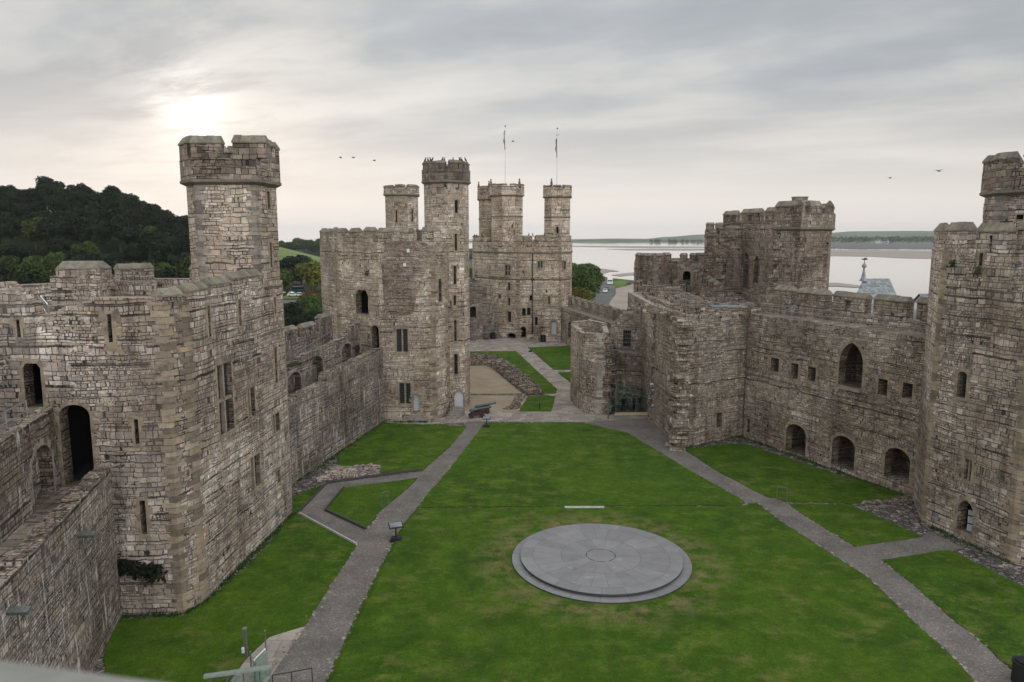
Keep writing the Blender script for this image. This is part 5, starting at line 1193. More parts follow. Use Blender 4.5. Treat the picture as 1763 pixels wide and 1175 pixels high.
stones('foundation_wall', [((880, 704), (890, 688), (904, 683), (896, 694), (892, 705), (865, 706))], 70, .4, 'short heap of low foundation stones beside the small square lawn', 'foundation', 'rubble', .5)
stones('rubble_edge', [((1586, 852), (1592, 866), (1480, 868), (1540, 860))], 60, .15, 'strip of rough stones at the foot of the right tower', 'rubble', 'rubble', .4)
# benches, bins and signs by the far tower
def bench(px, py, label, w=1.9, rz=0.0):
    a = P(px, py); o = thing('bench', (a.x, a.y, 0), label, 'bench'); mt = Matrix.Rotation(rz, 3, 'Z'); g = lambda x, y, z: Vector((a.x, a.y, 0))+mt @ Vector((x, y, z))
    mb = MB(); [mb.box(g(0, y, .45), (w, .12, .05), rz) for y in (-.2, -.05, .1)]; mb.build('seat', 'wood', o)
    mb = MB(); [mb.box(g(0, .24, z), (w, .04, .1), rz) for z in (.62, .76, .9)]; mb.build('backrest', 'wood', o)
    for x in (-w/2+.1, w/2-.1): mb = MB(); mb.box(g(x, -.2, .22), (.08, .08, .44), rz); mb.box(g(x, .22, .47), (.08, .08, .94), rz); mb.box(g(x, 0, .62), (.07, .5, .05), rz); mb.build('leg', 'wood', o)
bench(811, 588, 'wooden bench at the foot of the soot-stained wall, left one'); bench(834, 585, 'wooden bench against the soot-stained wall beside the far tower')
bench(1150, 736, 'weathered wooden bench by the ragged corner of the gate block', 1.8, R(65)); bench(1160, 752, 'second weathered bench nearer the path at the ragged corner', 1.6, R(65))
def bin_(px, py, label, h=1.1, w=.75, z=0.0):
    a = P(px, py, z); o = thing('litter_bin', (a.x, a.y, z), label, 'bin'); mb = MB(); mb.prism(ngon(a, w*.62, 8, R(22.5)), z, z+h*.86); mb.build('body', 'iron', o)
    mb = MB(); mb.prism(ngon(a, w*.68, 8, R(22.5)), z+h*.86, z+h*.93, bottom=True); mb.prism(ngon(a, w*.5, 8, R(22.5)), z+h*.93, z+h); mb.build('lid', 'iron', o)
bin_(849, 584, 'black litter bin left of the far tower door', 1.3, .85); bin_(935, 589, 'black litter bin in front of the stone lean-to', 1.4, .85); bin_(1166, 744, 'black litter bin in the ragged corner by the benches', 1.1, .8)
bin_(1762, 1176, 'black bin cut by the right edge of the view', 1.1, .8)
a = P(913, 580); o = thing('notice_board', (a.x, a.y, 0), 'tall grey notice board beside the far tower door', 'sign'); mb = MB(); mb.box((a.x, a.y, 1.35), (1.5, .12, 2.0)); mb.build('board', 'steel', o); mb = MB(); mb.box((a.x, a.y-.075, 1.4), (1.25, .02, 1.6)); mb.build('panel_face', 'lead', o)
for x in (-.6, .6): mb = MB(); mb.box((a.x+x, a.y, .2), (.1, .1, .4)); mb.build('leg', 'iron', o)
a = P(929, 706); o = thing('marker_post', (a.x, a.y, 0), 'small dark marker post standing in the little square lawn', 'post'); mb = MB(); mb.tube([(a.x, a.y, 0), (a.x, a.y, .8)], .05, 6); mb.build('shaft', 'iron', o); mb = MB(); mb.box((a.x, a.y, .84), (.16, .16, .08)); mb.build('cap', 'iron', o)
# foreground lift and stairs by the left path
def on(px, py, z): return P(px, py, z)
o = thing('glass_balustrade', (*P(410, 1190), 0), 'green glass balustrade with a wide grey handrail at the bottom edge', 'balustrade')
a, b = on(353, 1164, 1.15), on(466, 1148, 1.15); dvv = b-a; mb = MB(); mb.box((*((a+b)/2), 1.13), (dvv.length+.1, .26, .09), math.atan2(dvv.y, dvv.x)); mb.build('handrail', 'palegreen', o)
for k in range(4):
    q = a+dvv*((k+.3)/4); mb = MB(); mb.tube([(*q, 0), (*q, 1.09)], .035, 6); mb.build('post', 'steel', o)
    u, v = a+dvv*((k+.36)/4), a+dvv*min(1, (k+1.24)/4)
    mb = MB(); mb.box((*((u+v)/2), .6), ((v-u).length, .02, .85), math.atan2(dvv.y, dvv.x)); mb.build('glass_panel', 'glass', o)
o = thing('platform_lift', (*P(448, 1150), 0), 'pale green lift gate standing beside the flagstones at the bottom', 'lift')
a = on(449, 1152, .5); mb = MB(); mb.box((a.x, a.y, .6), (.16, .85, 1.1), R(-18)); mb.build('gate_panel', 'palegreen', o)
mb = MB(); mb.tube([(a.x-.1, a.y-.4, 1.12), (a.x-.1, a.y-.5, 1.25), (a.x+.1, a.y+.4, 1.25), (a.x+.1, a.y+.38, 1.12)], .03, 6); mb.build('grab_rail', 'white', o)
for px, py, h, w_, lab in ((424, 1132, 1.45, .14, 'square grey control post with a white box beside the lift'), (458, 1122, 1.05, .05, 'thin grey post beside the lift gate'), (433, 1158, 1.0, .05, 'thin grey post between the balustrade and the lift gate')):
    a = P(px, py); o = thing('control_post' if w_ > .1 else 'post', (a.x, a.y, 0), lab, 'post'); mb = MB(); mb.box((a.x, a.y, h/2), (w_, w_, h)); mb.build('shaft', 'steel', o); mb = MB(); mb.box((a.x, a.y, h+.03), (w_*1.25, w_*1.25, .06)); mb.build('cap', 'zinc', o)
    if w_ > .1: mb = MB(); mb.box((a.x-.1, a.y-.08, .42), (.12, .1, .26)); mb.build('switch_box', 'white', o)
railing('black railing with a curved top at the bottom centre-left edge', [(*P(470, 1190), .0), (*P(503, 1184), 0), (*P(538, 1177), 0)], h=.75, mat='iron', step=.9, rails=(1.0,))
for px, py, lab in ((12, 1054, 'grey floodlight on the near wall, cut by the left edge'), (134, 922, 'grey floodlight on the near wall beside the tower foot')):
    s, z = SZ(Lb, La, px, py); f, _ = frame(Lb, La); q = f(s, z, .35); o = thing('floodlight', q, lab, 'floodlight'); mb = MB(); mb.box(q, (.75, .28, .14), R(5), rx=R(20)); mb.build('housing', 'steel', o); mb = MB(); mb.tube([f(s, z-.05, 0), f(s, z-.05, .3)], .04, 6); mb.build('bracket', 'iron', o)
# pale ledge the viewer leans over
u = P(0, 1152, 19.5); v = P(175, 1177, 19.5); e = (v-u).normalized(); p0, p1 = u-e*1.2, u+e*2.2; nn = Vector((e.y, -e.x))
mb = MB()
prof = [(-.05, -.30), (-.05, -.05), (-.035, -.015), (-.01, 0), (.45, 0), (.45, -.30)]
for (a0, z0), (a1, z1_) in zip(prof, prof[1:]+prof[:1]): mb.face([(*(p0+nn*a0), 19.5+z0), (*(p0+nn*a1), 19.5+z1_), (*(p1+nn*a1), 19.5+z1_), (*(p1+nn*a0), 19.5+z0)])
mb.face([(*(p0+nn*a), 19.5+z) for a, z in prof]); mb.face([(*(p1+nn*a), 19.5+z) for a, z in prof[::-1]])
M['ledge'] = simple('weathered_grey_ledge', (.21, .21, .19), .8); tag(mb.build('parapet_ledge', 'ledge', loc=(u.x, u.y, 19.5)), 'pale out of focus ledge in the bottom left corner', 'ledge')
# ------------------------------------------------------------------ people behind the glass
def person(x, y, rz, hgt, top, legs, label, hairm='hair', reach=0.0):
    o = thing('person', (x, y, .05), label, 'person'); me = bpy.data.meshes.new('body'); k = hgt/1.75
    vs = [(0, 0, .95), (0, 0, 1.15), (0, .01, 1.36), (0, 0, 1.47), (0, .0, 1.55), (0, -.015, 1.66), (0, 0, 1.74),
          (.1, 0, .88), (.11, -.02, .50), (.11, .02, .10), (.12, -.12, .04), (-.1, 0, .88), (-.12, .04, .50), (-.13, .06, .10), (-.14, -.08, .04),
          (.19, 0, 1.40), (.25, .03, 1.12), (.22, -.12-reach, .90), (.21, -.18-reach, .83), (-.19, 0, 1.40), (-.25, .03, 1.12), (-.23, -.06, .88), (-.22, -.1, .80), (0, -.10, 1.62)]
    es = [(0, 1), (1, 2), (2, 3), (3, 4), (4, 5), (5, 6), (0, 7), (7, 8), (8, 9), (9, 10), (0, 11), (11, 12), (12, 13), (13, 14), (2, 15), (15, 16), (16, 17), (17, 18), (2, 19), (19, 20), (20, 21), (21, 22), (5, 23)]
    rr = [.15, .135, .16, .07, .06, .095, .06, .09, .065, .045, .04, .09, .065, .045, .04, .065, .048, .035, .035, .065, .048, .035, .035, .03]
    me.from_pydata([(a*k, b*k, c*k) for a, b, c in vs], es, []); tmp = bpy.data.objects.new('body', me); col.objects.link(tmp)
    sk = tmp.modifiers.new('skin', 'SKIN'); 
    for i, r_ in enumerate(rr): me.skin_vertices[0].data[i].radius = (r_*k, r_*k*.85)
    me.skin_vertices[0].data[0].use_root = True
    tmp.modifiers.new('sub', 'SUBSURF').levels = 1
    dg = bpy.context.evaluated_depsgraph_get(); ne = bpy.data.meshes.new_from_object(tmp.evaluated_get(dg)); col.objects.unlink(tmp); bpy.data.objects.remove(tmp)
    for mm in ('skin', top, legs, 'black'): ne.materials.append(M[mm])
    for p in ne.polygons:
        z = p.center.z/k; ax = abs(p.center.x)/k
        p.material_index = 3 if z < .1 else (0 if (z > 1.5 or (z < .92 and ax > .19)) else (2 if z < .97 and ax < .19 else 1)); p.use_smooth = True
    b = bpy.data.objects.new('body', ne); col.objects.link(b); b.parent = o
    hb = MB(); hb.lathe([(-.02, .085*k), (.03*k, .107*k), (.09*k, .1*k), (.13*k, .06*k), (.145*k, .02)], (0, .018, 1.645*k), (0, .018, 3), 10); h_ = hb.build('hair', hairm); h_.parent = o
    o.rotation_euler = (0, 0, rz)
for px, y, rz, hg, tp_, lg, lab in ((1073, 81.6, .3, 1.78, 'navy', 'black', 'person in a navy jacket behind the glass, at the left of the group'), (1081, 82.2, -.5, 1.72, 'greycloth', 'denim', 'person in grey behind the glass with hands lowered'), (1092, 81.8, .9, 1.75, 'black', 'black', 'person in black behind the middle of the glass screen'), (1101, 82.3, -.2, 1.68, 'navy', 'denim', 'person in a dark top behind the glass, nearest the stone block')):
    person(X(px, y, 1).x, y, rz, hg, tp_, lg, lab)
# ------------------------------------------------------------------ birds
def bird_mesh(mb, s=1.0, wings=False):
    mb.lathe([(0, .015*s), (.06*s, .05*s), (.16*s, .085*s), (.28*s, .075*s), (.38*s, .04*s), (.5*s, .03*s), (.58*s, .045*s)], (0, -.25*s, .22*s if not wings else 0), (0, .6*s, .05*s if not wings else .03), 8)
    hz = .30*s if not wings else .02
    mb.lathe([(0, .02*s), (.05*s, .055*s), (.12*s, .05*s), (.16*s, .018*s), (.22*s, .004)], (0, -.16*s, hz-.02), (0, -.6*s, hz), 8)
    if wings:
        for q in (-1, 1):
            mb.face([(0, -.14*s, .03), (q*.32*s, -.2*s, .16*s), (q*.32*s, .02*s, .15*s), (0, .1*s, .02)]); mb.face([(q*.32*s, -.2*s, .16*s), (q*.68*s, -.02*s, .06*s), (q*.6*s, .08*s, .06*s), (q*.32*s, .02*s, .15*s)])
            mb.face([(0, .1*s, .035), (q*.32*s, .02*s, .165*s), (q*.32*s, -.2*s, .175*s), (0, -.14*s, .045)])
    else:
        for q in (-.035, .035): mb.tube([(q*s, -.02*s, .18*s), (q*s, -.02*s, 0)], .01*s, 4)
bm_ = MB(); bird_mesh(bm_, 1.0); pb = bm_.build('crow', 'feather'); first = True
def put_bird(proto, loc, rz, label, group, used, sc=1.0):
    o = proto if not used else proto.copy()
    if used: col.objects.link(o)
    o.location = loc; o.rotation_euler = (0, 0, rz); o.scale = (sc,)*3; return tag(o, label, 'bird', group)
hdC = [m_ for m_ in bpy.data.objects if m_.name.split('.')[0] == 'merlon']
u_ = False
for px in (733, 737, 741, 745, 752, 755, 762, 765, 780, 791, 794, 801):
    yy = 83.2+abs(px-768)*.03; put_bird(pb, (X(px, yy, 28).x, yy, ZY(277.5, yy)-.1 if px not in (752, 755) else ZY(286, yy)), random.uniform(0, 6), 'black crow perched on the dark head of the chamberlain tower turret', 'crows perched on the dark turret', u_, 1.15).rotation_euler.x = R(-38); u_ = True
for px, py in ((817, 407), (821, 407), (829, 407), (911, 405), (917, 405), (937, 405)):
    yy = 142; put_bird(pb, (X(px, yy, 21).x, yy, ZY(py, yy)-.2), random.uniform(0, 6), 'black crow perched on the far tower battlements', 'crows perched on the far tower', True, 1.35).rotation_euler.x = R(-38)
bm_ = MB(); bird_mesh(bm_, .85, True); fb = bm_.build('flying_bird', 'gull'); u_ = False
for px, py, yy, lab in ((586, 272, 120, 'dark bird in flight, leftmost of three left of the dark turret'), (608, 272, 118, 'dark bird in flight, middle of three left of the dark turret'), (644, 277, 115, 'dark bird in flight nearest the dark turret'), (883, 244, 130, 'grey bird in flight right of the left flagpole'), (1616, 295, 75, 'dark bird in flight close to the right edge turret'), (1532, 307, 120, 'tiny bird in flight over the water at right')):
    put_bird(fb, (X(px, yy, ZY(py, yy)).x, yy, ZY(py, yy)), random.uniform(0.5, 2.5), lab, 'birds in flight', u_); u_ = True
# ================================================================== LAND AND WATER BEYOND THE WALLS
ZO, ZS = -3.0, -5.0                                         # level of the quay land, level of the estuary
mb = MB(); mb.flat([(-6000, -950), (7000, -950), (7000, 8000), (-6000, 8000)], ZS-2.5); struct('sea_bed', mb, 'sand')
mb = MB(); mb.flat([(-6000, 120), (-6000, 8000), (7000, 8000), (7000, -950), (140, -950), (100, 60)], ZS); struct('estuary_water', mb, 'water')
land = [Vector(p) for p in ((-3000, -900), (130, -900), (150, 90), (150, 210), (112, 260))]+[P(1100, 484, ZO), P(1072, 481, ZO), P(1045, 478, ZO), P(1020, 468, ZO), P(1000, 462, ZO), P(960, 455, ZO), P(880, 452, ZO), P(812, 452, ZO), P(790, 452, ZO), Vector((-420, 1250)), Vector((-3000, 1400))]
mb = MB(); mb.flat(land, ZO); a = land; mb.prism(a, ZS-2.6, ZO, top=False); struct('terrain', mb, 'verge')
def sheet_z(name, pts, z, mat): mb = MB(); mb.flat([P(x, y, z) for x, y in pts], z); return struct(name, mb, mat)
sheet_z('road', [(1000, 532), (1046, 532), (1054, 515), (1060, 500), (1058, 489), (1047, 483), (1034, 479), (1028, 482), (1036, 488), (1034, 497), (1022, 511)], ZO+.02, 'tarmac')
sheet_z('gravel_plaza', [(1046, 545), (1050, 520), (1060, 507), (1060, 497), (1085, 491), (1094, 486), (1115, 486), (1120, 545)], ZO+.03, 'plaza')
sheet_z('grass_oval', [(1058, 494), (1056, 486), (1075, 482), (1081, 485), (1078, 490), (1070, 494)], ZO+.045, 'meadow')
for k, pts in enumerate([[(1035, 473), (1050, 468), (1066, 468), (1060, 466), (1040, 463), (1018, 462), (1016, 470)], [(1052, 474), (1070, 471), (1094, 469), (1110, 470), (1110, 474), (1085, 474), (1068, 476)], [(1415, 487), (1440, 487), (1470, 490.5), (1500, 493.5), (1470, 495), (1440, 493), (1415, 493.5)],
        [(1425, 431), (1500, 431), (1640, 433), (1640, 446), (1560, 445), (1500, 442), (1425, 441)], [(985, 423.5), (1215, 425), (1215, 427), (1120, 427.5), (985, 425)], [(1040, 429), (1215, 428.5), (1215, 431.5), (1080, 431)]]):
    sheet_z('sandbank', pts, ZS+.12+.02*k, 'sand')
sheet_z('mudflat', [(1400, 419), (1700, 419), (1700, 429.5), (1560, 428), (1480, 429), (1400, 426)], ZS+.35, 'tarmac')
# far shore
def ridge(name, pts, y0, depth, z0, mat, label=None, cat=None, jag=0.0, kind='structure', step=None):
    """rounded long hill: crest given as (px, py) at distance y0"""
    mb = MB(); q = []
    for (x0, h0), (x1, h1) in zip(pts, pts[1:]):
        n = step or 10
        for k in range(n): t_ = k/n; q.append((x0+(x1-x0)*t_, h0+(h1-h0)*(t_*t_*(3-2*t_))))
    q.append(pts[-1])
    prof = [(-.5, 0), (-.38, .35), (-.2, .75), (0, 1), (.25, .8), (.6, 0)]; rows = []
    for px, py in q:
        zz = ZY(py, y0)+random.uniform(-jag, jag); rows.append([Vector((X(px, y0+depth*a, zz).x, y0+depth*a, z0+(zz-z0)*b)) for a, b in prof])
    for A_, B_ in zip(rows, rows[1:]):
        for j in range(len(prof)-1): mb.face([A_[j], B_[j], B_[j+1], A_[j+1]])
    o = mb.build(name, mat, smooth=True); o['kind'] = kind
    return o
ridge('far_hills', [(780, 413), (985, 412.5), (1060, 411), (1110, 411.5), (1150, 408), (1210, 404), (1300, 400), (1430, 401), (1470, 398.5), (1560, 398), (1660, 398), (1900, 402)], 5200, 1600, ZS-2, 'farhill')
ridge('far_shore', [(780, 414.5), (985, 414), (1040, 412.5), (1120, 413.5), (1215, 414), (1430, 412), (1640, 411), (1900, 412)], 3300, 400, ZS-1, 'farhill', jag=1.0)
# ------------------------------------------------------------------ trees
def leafy(mb, blobs, n, size, mi=0):
    tot = sum(b[3]**2 for b in blobs)
    for (bx, by, bz, br) in blobs:
        for _ in range(int(n*br*br/tot)):
            v = Vector((random.gauss(0, 1), random.gauss(0, 1), random.gauss(0, 1))).normalized()
            if v.z < -.35 and random.random() < .7: v.z = -v.z
            r_ = br*(random.uniform(.72, 1.08) if random.random() < .82 else random.uniform(.3, .8)); p = Vector((bx, by, bz))+Vector((v.x*r_, v.y*r_, v.z*r_*.85))
            nrm = (v+Vector((random.gauss(0, .5), random.gauss(0, .5), random.gauss(0, .5)))).normalized(); a = nrm.orthogonal().normalized(); b = nrm.cross(a); t_ = random.uniform(0, 6.28)
            a, b = a*math.cos(t_)+b*math.sin(t_), b*math.cos(t_)-a*math.sin(t_); s = size*random.uniform(.5, 1.35)
            mb.face([p-a*s, p+b*s*.55, p+a*s, p-b*s*.55], mi, uv=[(0, 0)]*4, tone=min(1, max(0, random.gauss(.5, .25))))
def tree_proto(name, h, w_, n, size, nb, mat):
    """tapered trunk with limbs and an uneven leafy crown; returned as (root, [parts])"""
    o = bpy.data.objects.new(name, None); col.objects.link(o)
    th_ = h*.38; blobs = [(0, 0, h*.62, w_*.34)]
    for k in range(nb):
        a = random.uniform(0, 6.28); rr = w_*random.uniform(.18, .36); z = h*random.uniform(.36, .86); q = 1-abs(z/h-.55)*.9
        blobs.append((rr*math.cos(a)*q, rr*math.sin(a)*q, z, w_*random.uniform(.13, .24)))
    tb = MB(); tb.tube([(0, 0, -.3), (.1, .05, th_*.5), (0, .1, th_), (.1, 0, h*.6)], h*.03, 7, r2=h*.012)
    for b in blobs[1:6]: tb.tube([(0, .05, th_*.75), (b[0]*.5, b[1]*.5, (th_+b[2])*.5), (b[0]*.9, b[1]*.9, b[2])], h*.012, 5, r2=h*.004)
    t_ = tb.build('trunk', 'bark'); t_.parent = o
    cb = MB(); leafy(cb, blobs, n, size); c = cb.build('crown', mat); c.parent = o
    return o, [t_, c]
_mesh_cache = {}
def plant_tree(proto, loc, sc, rz, mat=None, label='', group=None, cat='tree', used=[set()], squash=1.0):
    o, parts = proto
    if o.name in used[0]:
        r_ = o.copy(); col.objects.link(r_)
        for p in parts:
            c = p.copy(); col.objects.link(c); c.parent = r_
            if mat and p.data.materials[0].name.endswith('leaves'):
                key = (p.data.name, mat)
                if key not in _mesh_cache: q = p.data.copy(); q.materials[0] = M[mat]; _mesh_cache[key] = q
                c.data = _mesh_cache[key]
    else:
        used[0].add(o.name); r_ = o
        if mat:
            for p in parts:
                if p.data.materials[0].name.endswith('leaves'): p.data.materials[0] = M[mat]
    r_.location = loc; r_.scale = (sc, sc, sc*squash); r_.rotation_euler = (0, 0, rz)
    return tag(r_, label, cat, group)
protos = [tree_proto('broadleaf_tree', 13, 12, 3200, .5, nb, 'leaf_dark') for nb in (9, 12, 14, 10)]
# wooded hill at the left
RIDGE = [(-120, 352), (0, 352), (30, 350), (65, 352), (100, 345), (140, 345), (170, 345), (230, 362), (270, 374), (320, 392), (400, 420), (455, 450), (478, 500), (500, 560), (560, 600)]
def ridge_z(px):
    px = max(RIDGE[0][0], min(RIDGE[-1][0]-.1, px))
    for (a, b), (c, e) in zip(RIDGE, RIDGE[1:]):
        if a <= px < c: return ZY(b+(e-b)*(px-a)/(c-a), 340)-6.0
def sm(t): t = max(0, min(1, t)); return t*t*(3-2*t)
def hill_z(px, y): return ZO+.05+max(0.0, (ridge_z(px)-ZO))*sm((y-195)/145)*(1 if y < 345 else max(0, 1-(y-345)/260))
mb = MB(); G = []
for j in range(26):
    y = 192+j*16; G.append([Vector((X(px, y, 0).x, y, hill_z(px, y)-(.3 if j == 0 else 0))) for px in range(-160, 600, 20)])
for A_, B_ in zip(G, G[1:]):
    for k in range(len(A_)-1): mb.face([A_[k], A_[k+1], B_[k+1], B_[k]])
struct('wooded_hill', mb, 'under', smooth=True)
random.seed(21)
grp = 'trees covering the hill at the left'
lab = 'dark green broadleaf tree in the wood that covers the hill at the left'
rows = [200, 215, 231, 248, 266, 284, 303, 322, 338]
cnt = 0
for j, y0 in enumerate(rows):
    px = -70+random.uniform(0, 30)
    while px < (474 if y0 < 240 else 450):
        y = y0+random.uniform(-7, 7); sc = random.uniform(.72, 1.15)*(.85 if y0 > 330 else 1)
        g_ = 'leaf_mid' if (px > 205 and y0 < 240 and random.random() < .75) or random.random() < .10 else 'leaf_dark'
        plant_tree(random.choice(protos), (X(px, y, 8).x, y, hill_z(px, y)), sc, random.uniform(0, 6), g_, lab if g_ == 'leaf_dark' else 'lighter green tree among the dark wood on the left hill', grp if g_ == 'leaf_dark' else 'lighter trees among the wood on the left hill', squash=random.uniform(.85, 1.15)); cnt += 1
        px += random.uniform(*((22, 32) if y0 > 300 else (30, 46)))*(250/y)
for px, y, sc, sq, mat, lb in ((98, 338, 1.35, .95, 'leaf_dark', 'big spreading dark tree standing highest on the left hill crest'), (162, 342, .95, 1, 'leaf_dark', 'thin-topped tree on the hill crest right of the big spreading one'), (12, 342, 1.1, 1, 'leaf_dark', 'dark crest tree at the left edge of the view'), (226, 190, .55, 1.0, 'leaf_yellow', 'small yellow tree among the dark wood behind the left tower'), (255, 195, .85, .9, 'leaf_mid', 'rounded mid green tree beside the small yellow one'), (300, 192, .9, 1, 'leaf_mid', 'mid green tree just left of the tall turret')):
    plant_tree(protos[int(px) % 4], (X(px, y, 8).x, y, hill_z(px, y)), sc, px, mat, lb, squash=sq)
# pasture hill, hedge trees and car park seen between the two left towers
mb = MB(); G = []
def past_z(px, y): 
    t_ = sm((y-380)/250); return ZO+.06+(ZY(427+.28*(px-480), 640)-ZO)*t_
for j in range(16):
    y = 380+j*22; G.append([Vector((X(px, y, 0).x, y, past_z(px, y))) for px in range(440, 640, 10)])
for A_, B_ in zip(G, G[1:]):
    for k in range(len(A_)-1): mb.face([A_[k], A_[k+1], B_[k+1], B_[k]])
struct('pasture_hill', mb, 'meadow', smooth=True)
ridge('wooded_ridge', [(430, 423), (480, 424), (500, 428), (520, 426.5), (545, 426), (570, 428), (700, 432), (830, 428)], 900, 160, ZO, 'under')
random.seed(5)
for k, (px, y, sc) in enumerate([(474, 850, 1.0), (484, 840, 1.1), (494, 850, 1.0), (504, 845, 1.1), (513, 840, 1.3), (523, 850, 1.2), (532, 840, 1.25), (541, 845, 1.2), (550, 850, 1.25), (560, 840, 1.2)]):
    plant_tree(protos[k % 4], (X(px, y, 8).x, y, ZY(432, y)-6+random.uniform(-1, 1)), sc*1.2, k, 'leaf_mid', 'distant tree on the wooded ridge above the green pasture', 'trees on the far wooded ridge')
for px, y, zb_, sc, mat, lb in ((488, 360, None, 1.1, 'leaf_dark', 'dark hedge tree below the green pasture, left one by the turret'), (503, 365, None, 1.2, 'leaf_dark', 'dark hedge tree below the green pasture, second from the turret'), (519, 350, None, 1.55, 'leaf_dark', 'tall rounded dark tree below the green pasture'), (541, 300, None, 1.25, 'leaf_olive', 'olive green tree at the edge of the chamberlain tower'), (556, 310, None, 1.2, 'leaf_olive', 'olive green tree partly hidden by the chamberlain tower'),
     (534, 215, None, .7, 'leaf_autumn', 'orange autumn tree above the parked vehicles'), (546, 205, None, .7, 'leaf_autumn', 'second autumn tree tight beside the chamberlain tower'), (540, 190, None, .75, 'leaf_mid', 'green tree in front of the autumn trees'), (502, 185, None, .62, 'leaf_dark', 'narrow dark tree in the middle of the car park'), (488, 175, None, .5, 'leaf_dark', 'dark bush beside the turret below the car park'), (505, 165, None, .5, 'leaf_dark', 'dark bush above the curtain wall merlons'), (525, 165, None, .52, 'leaf_dark', 'dark bush above the curtain wall, right of the middle'), (545, 170, None, .55, 'leaf_dark', 'dark bush at the foot of the chamberlain tower outside the wall')):
    plant_tree(protos[int(px) % 4], (X(px, y, 0).x, y, ZO-2.6*sc), sc, px, mat, lb)
mb = MB(); mb.flat([X(470, 205), X(556, 205), X(556, 262), X(470, 262)], ZO+.08); struct('car_park', mb, 'tarmac')
mb = MB(); mb.flat([X(470, 270), X(556, 270), X(556, 300), X(470, 300)], ZO+.09); struct('grass_bank', mb, 'meadow')
# trees left and right of the far tower
big = [tree_proto('broadleaf_tree', 13, 12, 6000, .33, nb, 'leaf_mid') for nb in (13, 15)]
for px, y, sc, mat, lb in ((986, 215, 1.25, 'leaf_mid', 'tall green tree touching the right side of the far tower'), (1004, 235, 1.2, 'leaf_mid', 'green tree in front of the road, right of the far tower'), (1012, 285, 1.0, 'leaf_mid', 'farther green tree by the bend of the road'), (992, 185, .85, 'leaf_olive', 'yellowing tree low beside the far tower'), (1004, 195, .72, 'leaf_olive', 'yellowing bushy tree nearest the road'), (1022, 310, .7, 'leaf_olive', 'brownish bush at the road bend'), (1030, 330, .5, 'leaf_autumn', 'small brown shrub at the water end of the road'),
     (811, 200, .95, 'leaf_olive', 'olive tree in the gap between the chamberlain tower and the far tower'), (820, 230, 1.1, 'leaf_mid', 'green tree mostly behind the left side of the far tower'), (806, 250, 1.0, 'leaf_autumn', 'brown tree just right of the dark turret')):
    plant_tree(big[int(px) % 2], (X(px, y, 0).x, y, ZO), sc, px, mat, lb)
mb = MB(); mb.flat([P(982, 540, ZO), P(1012, 520, ZO), P(1030, 497, ZO), P(1028, 486, ZO), P(1000, 486, ZO), P(975, 520, ZO)], ZO+.05); struct('grass_verge', mb, 'meadow')
# far wood on the other shore: one dark mass of crowns
mb = MB(); random.seed(11)
for k in range(210):
    px = random.uniform(1395, 1700) if k < 180 else random.uniform(1120, 1220); y = random.uniform(2500, 2680) if k < 180 else random.uniform(3000, 3100); h = random.uniform(13, 22)*(1.15 if k < 180 else .5)
    leafy(mb, [(X(px, y, 0).x, y, ZS+h*.55, h*.62)], 26, 3.6)
fw = mb.build('far_wood', 'leaf_mid'); tag(fw, 'dark wood lining the far shore of the estuary', 'wood', kind='stuff')
# white house on the far shore
def house(name, label, c, w_, d_, h, rh, rz, wall, roof, windows=2, cat='house'):
    o = thing(name, c, label, cat); c = Vector(c); mt = Matrix.Rotation(rz, 3, 'Z'); g = lambda x, y, z: c+mt @ Vector((x, y, z))
    b = [(-w_/2, -d_/2), (w_/2, -d_/2), (w_/2, d_/2), (-w_/2, d_/2)]; mb = MB()
    for (x0, y0), (x1, y1) in zip(b, b[1:]+b[:1]): mb.face([g(x0, y0, 0), g(x1, y1, 0), g(x1, y1, h), g(x0, y0, h)])
    for x in (-w_/2, w_/2): mb.face([g(x, -d_/2, h), g(x, d_/2, h), g(x, 0, h+rh)])
    mb.build('wall', wall, o); mb = MB(); e = .35
    for sy in (-1, 1): mb.face([g(-w_/2-e, sy*(d_/2+e), h-.2), g(w_/2+e, sy*(d_/2+e), h-.2), g(w_/2+e, 0, h+rh+.12), g(-w_/2-e, 0, h+rh+.12)])
    mb.face([g(-w_/2-e, -.0, h+rh+.13), g(w_/2+e, 0, h+rh+.13), g(w_/2+e, .25, h+rh), g(-w_/2-e, .25, h+rh)]); r_ = mb.build('roof', roof, o)
    mb = MB(); mb.box(g(w_*.3, 0, h+rh+.5), (w_*.08, d_*.12, 1.6), rz); mb.build('chimney', wall, r_)
    for k in range(windows):
        x = -w_/2+w_*(k+.5)/windows; mb = MB(); mb.box(g(x, -d_/2, h*.5), (w_*.09, .1, h*.32), rz); mb.build('window', 'carglass', o)
    return o
house('house', 'tiny white house on the far shore before the dark wood', (*P(1518, 419.5, ZS), ZS), 44, 12, 9, 4, 0, 'white', 'lead', 5)
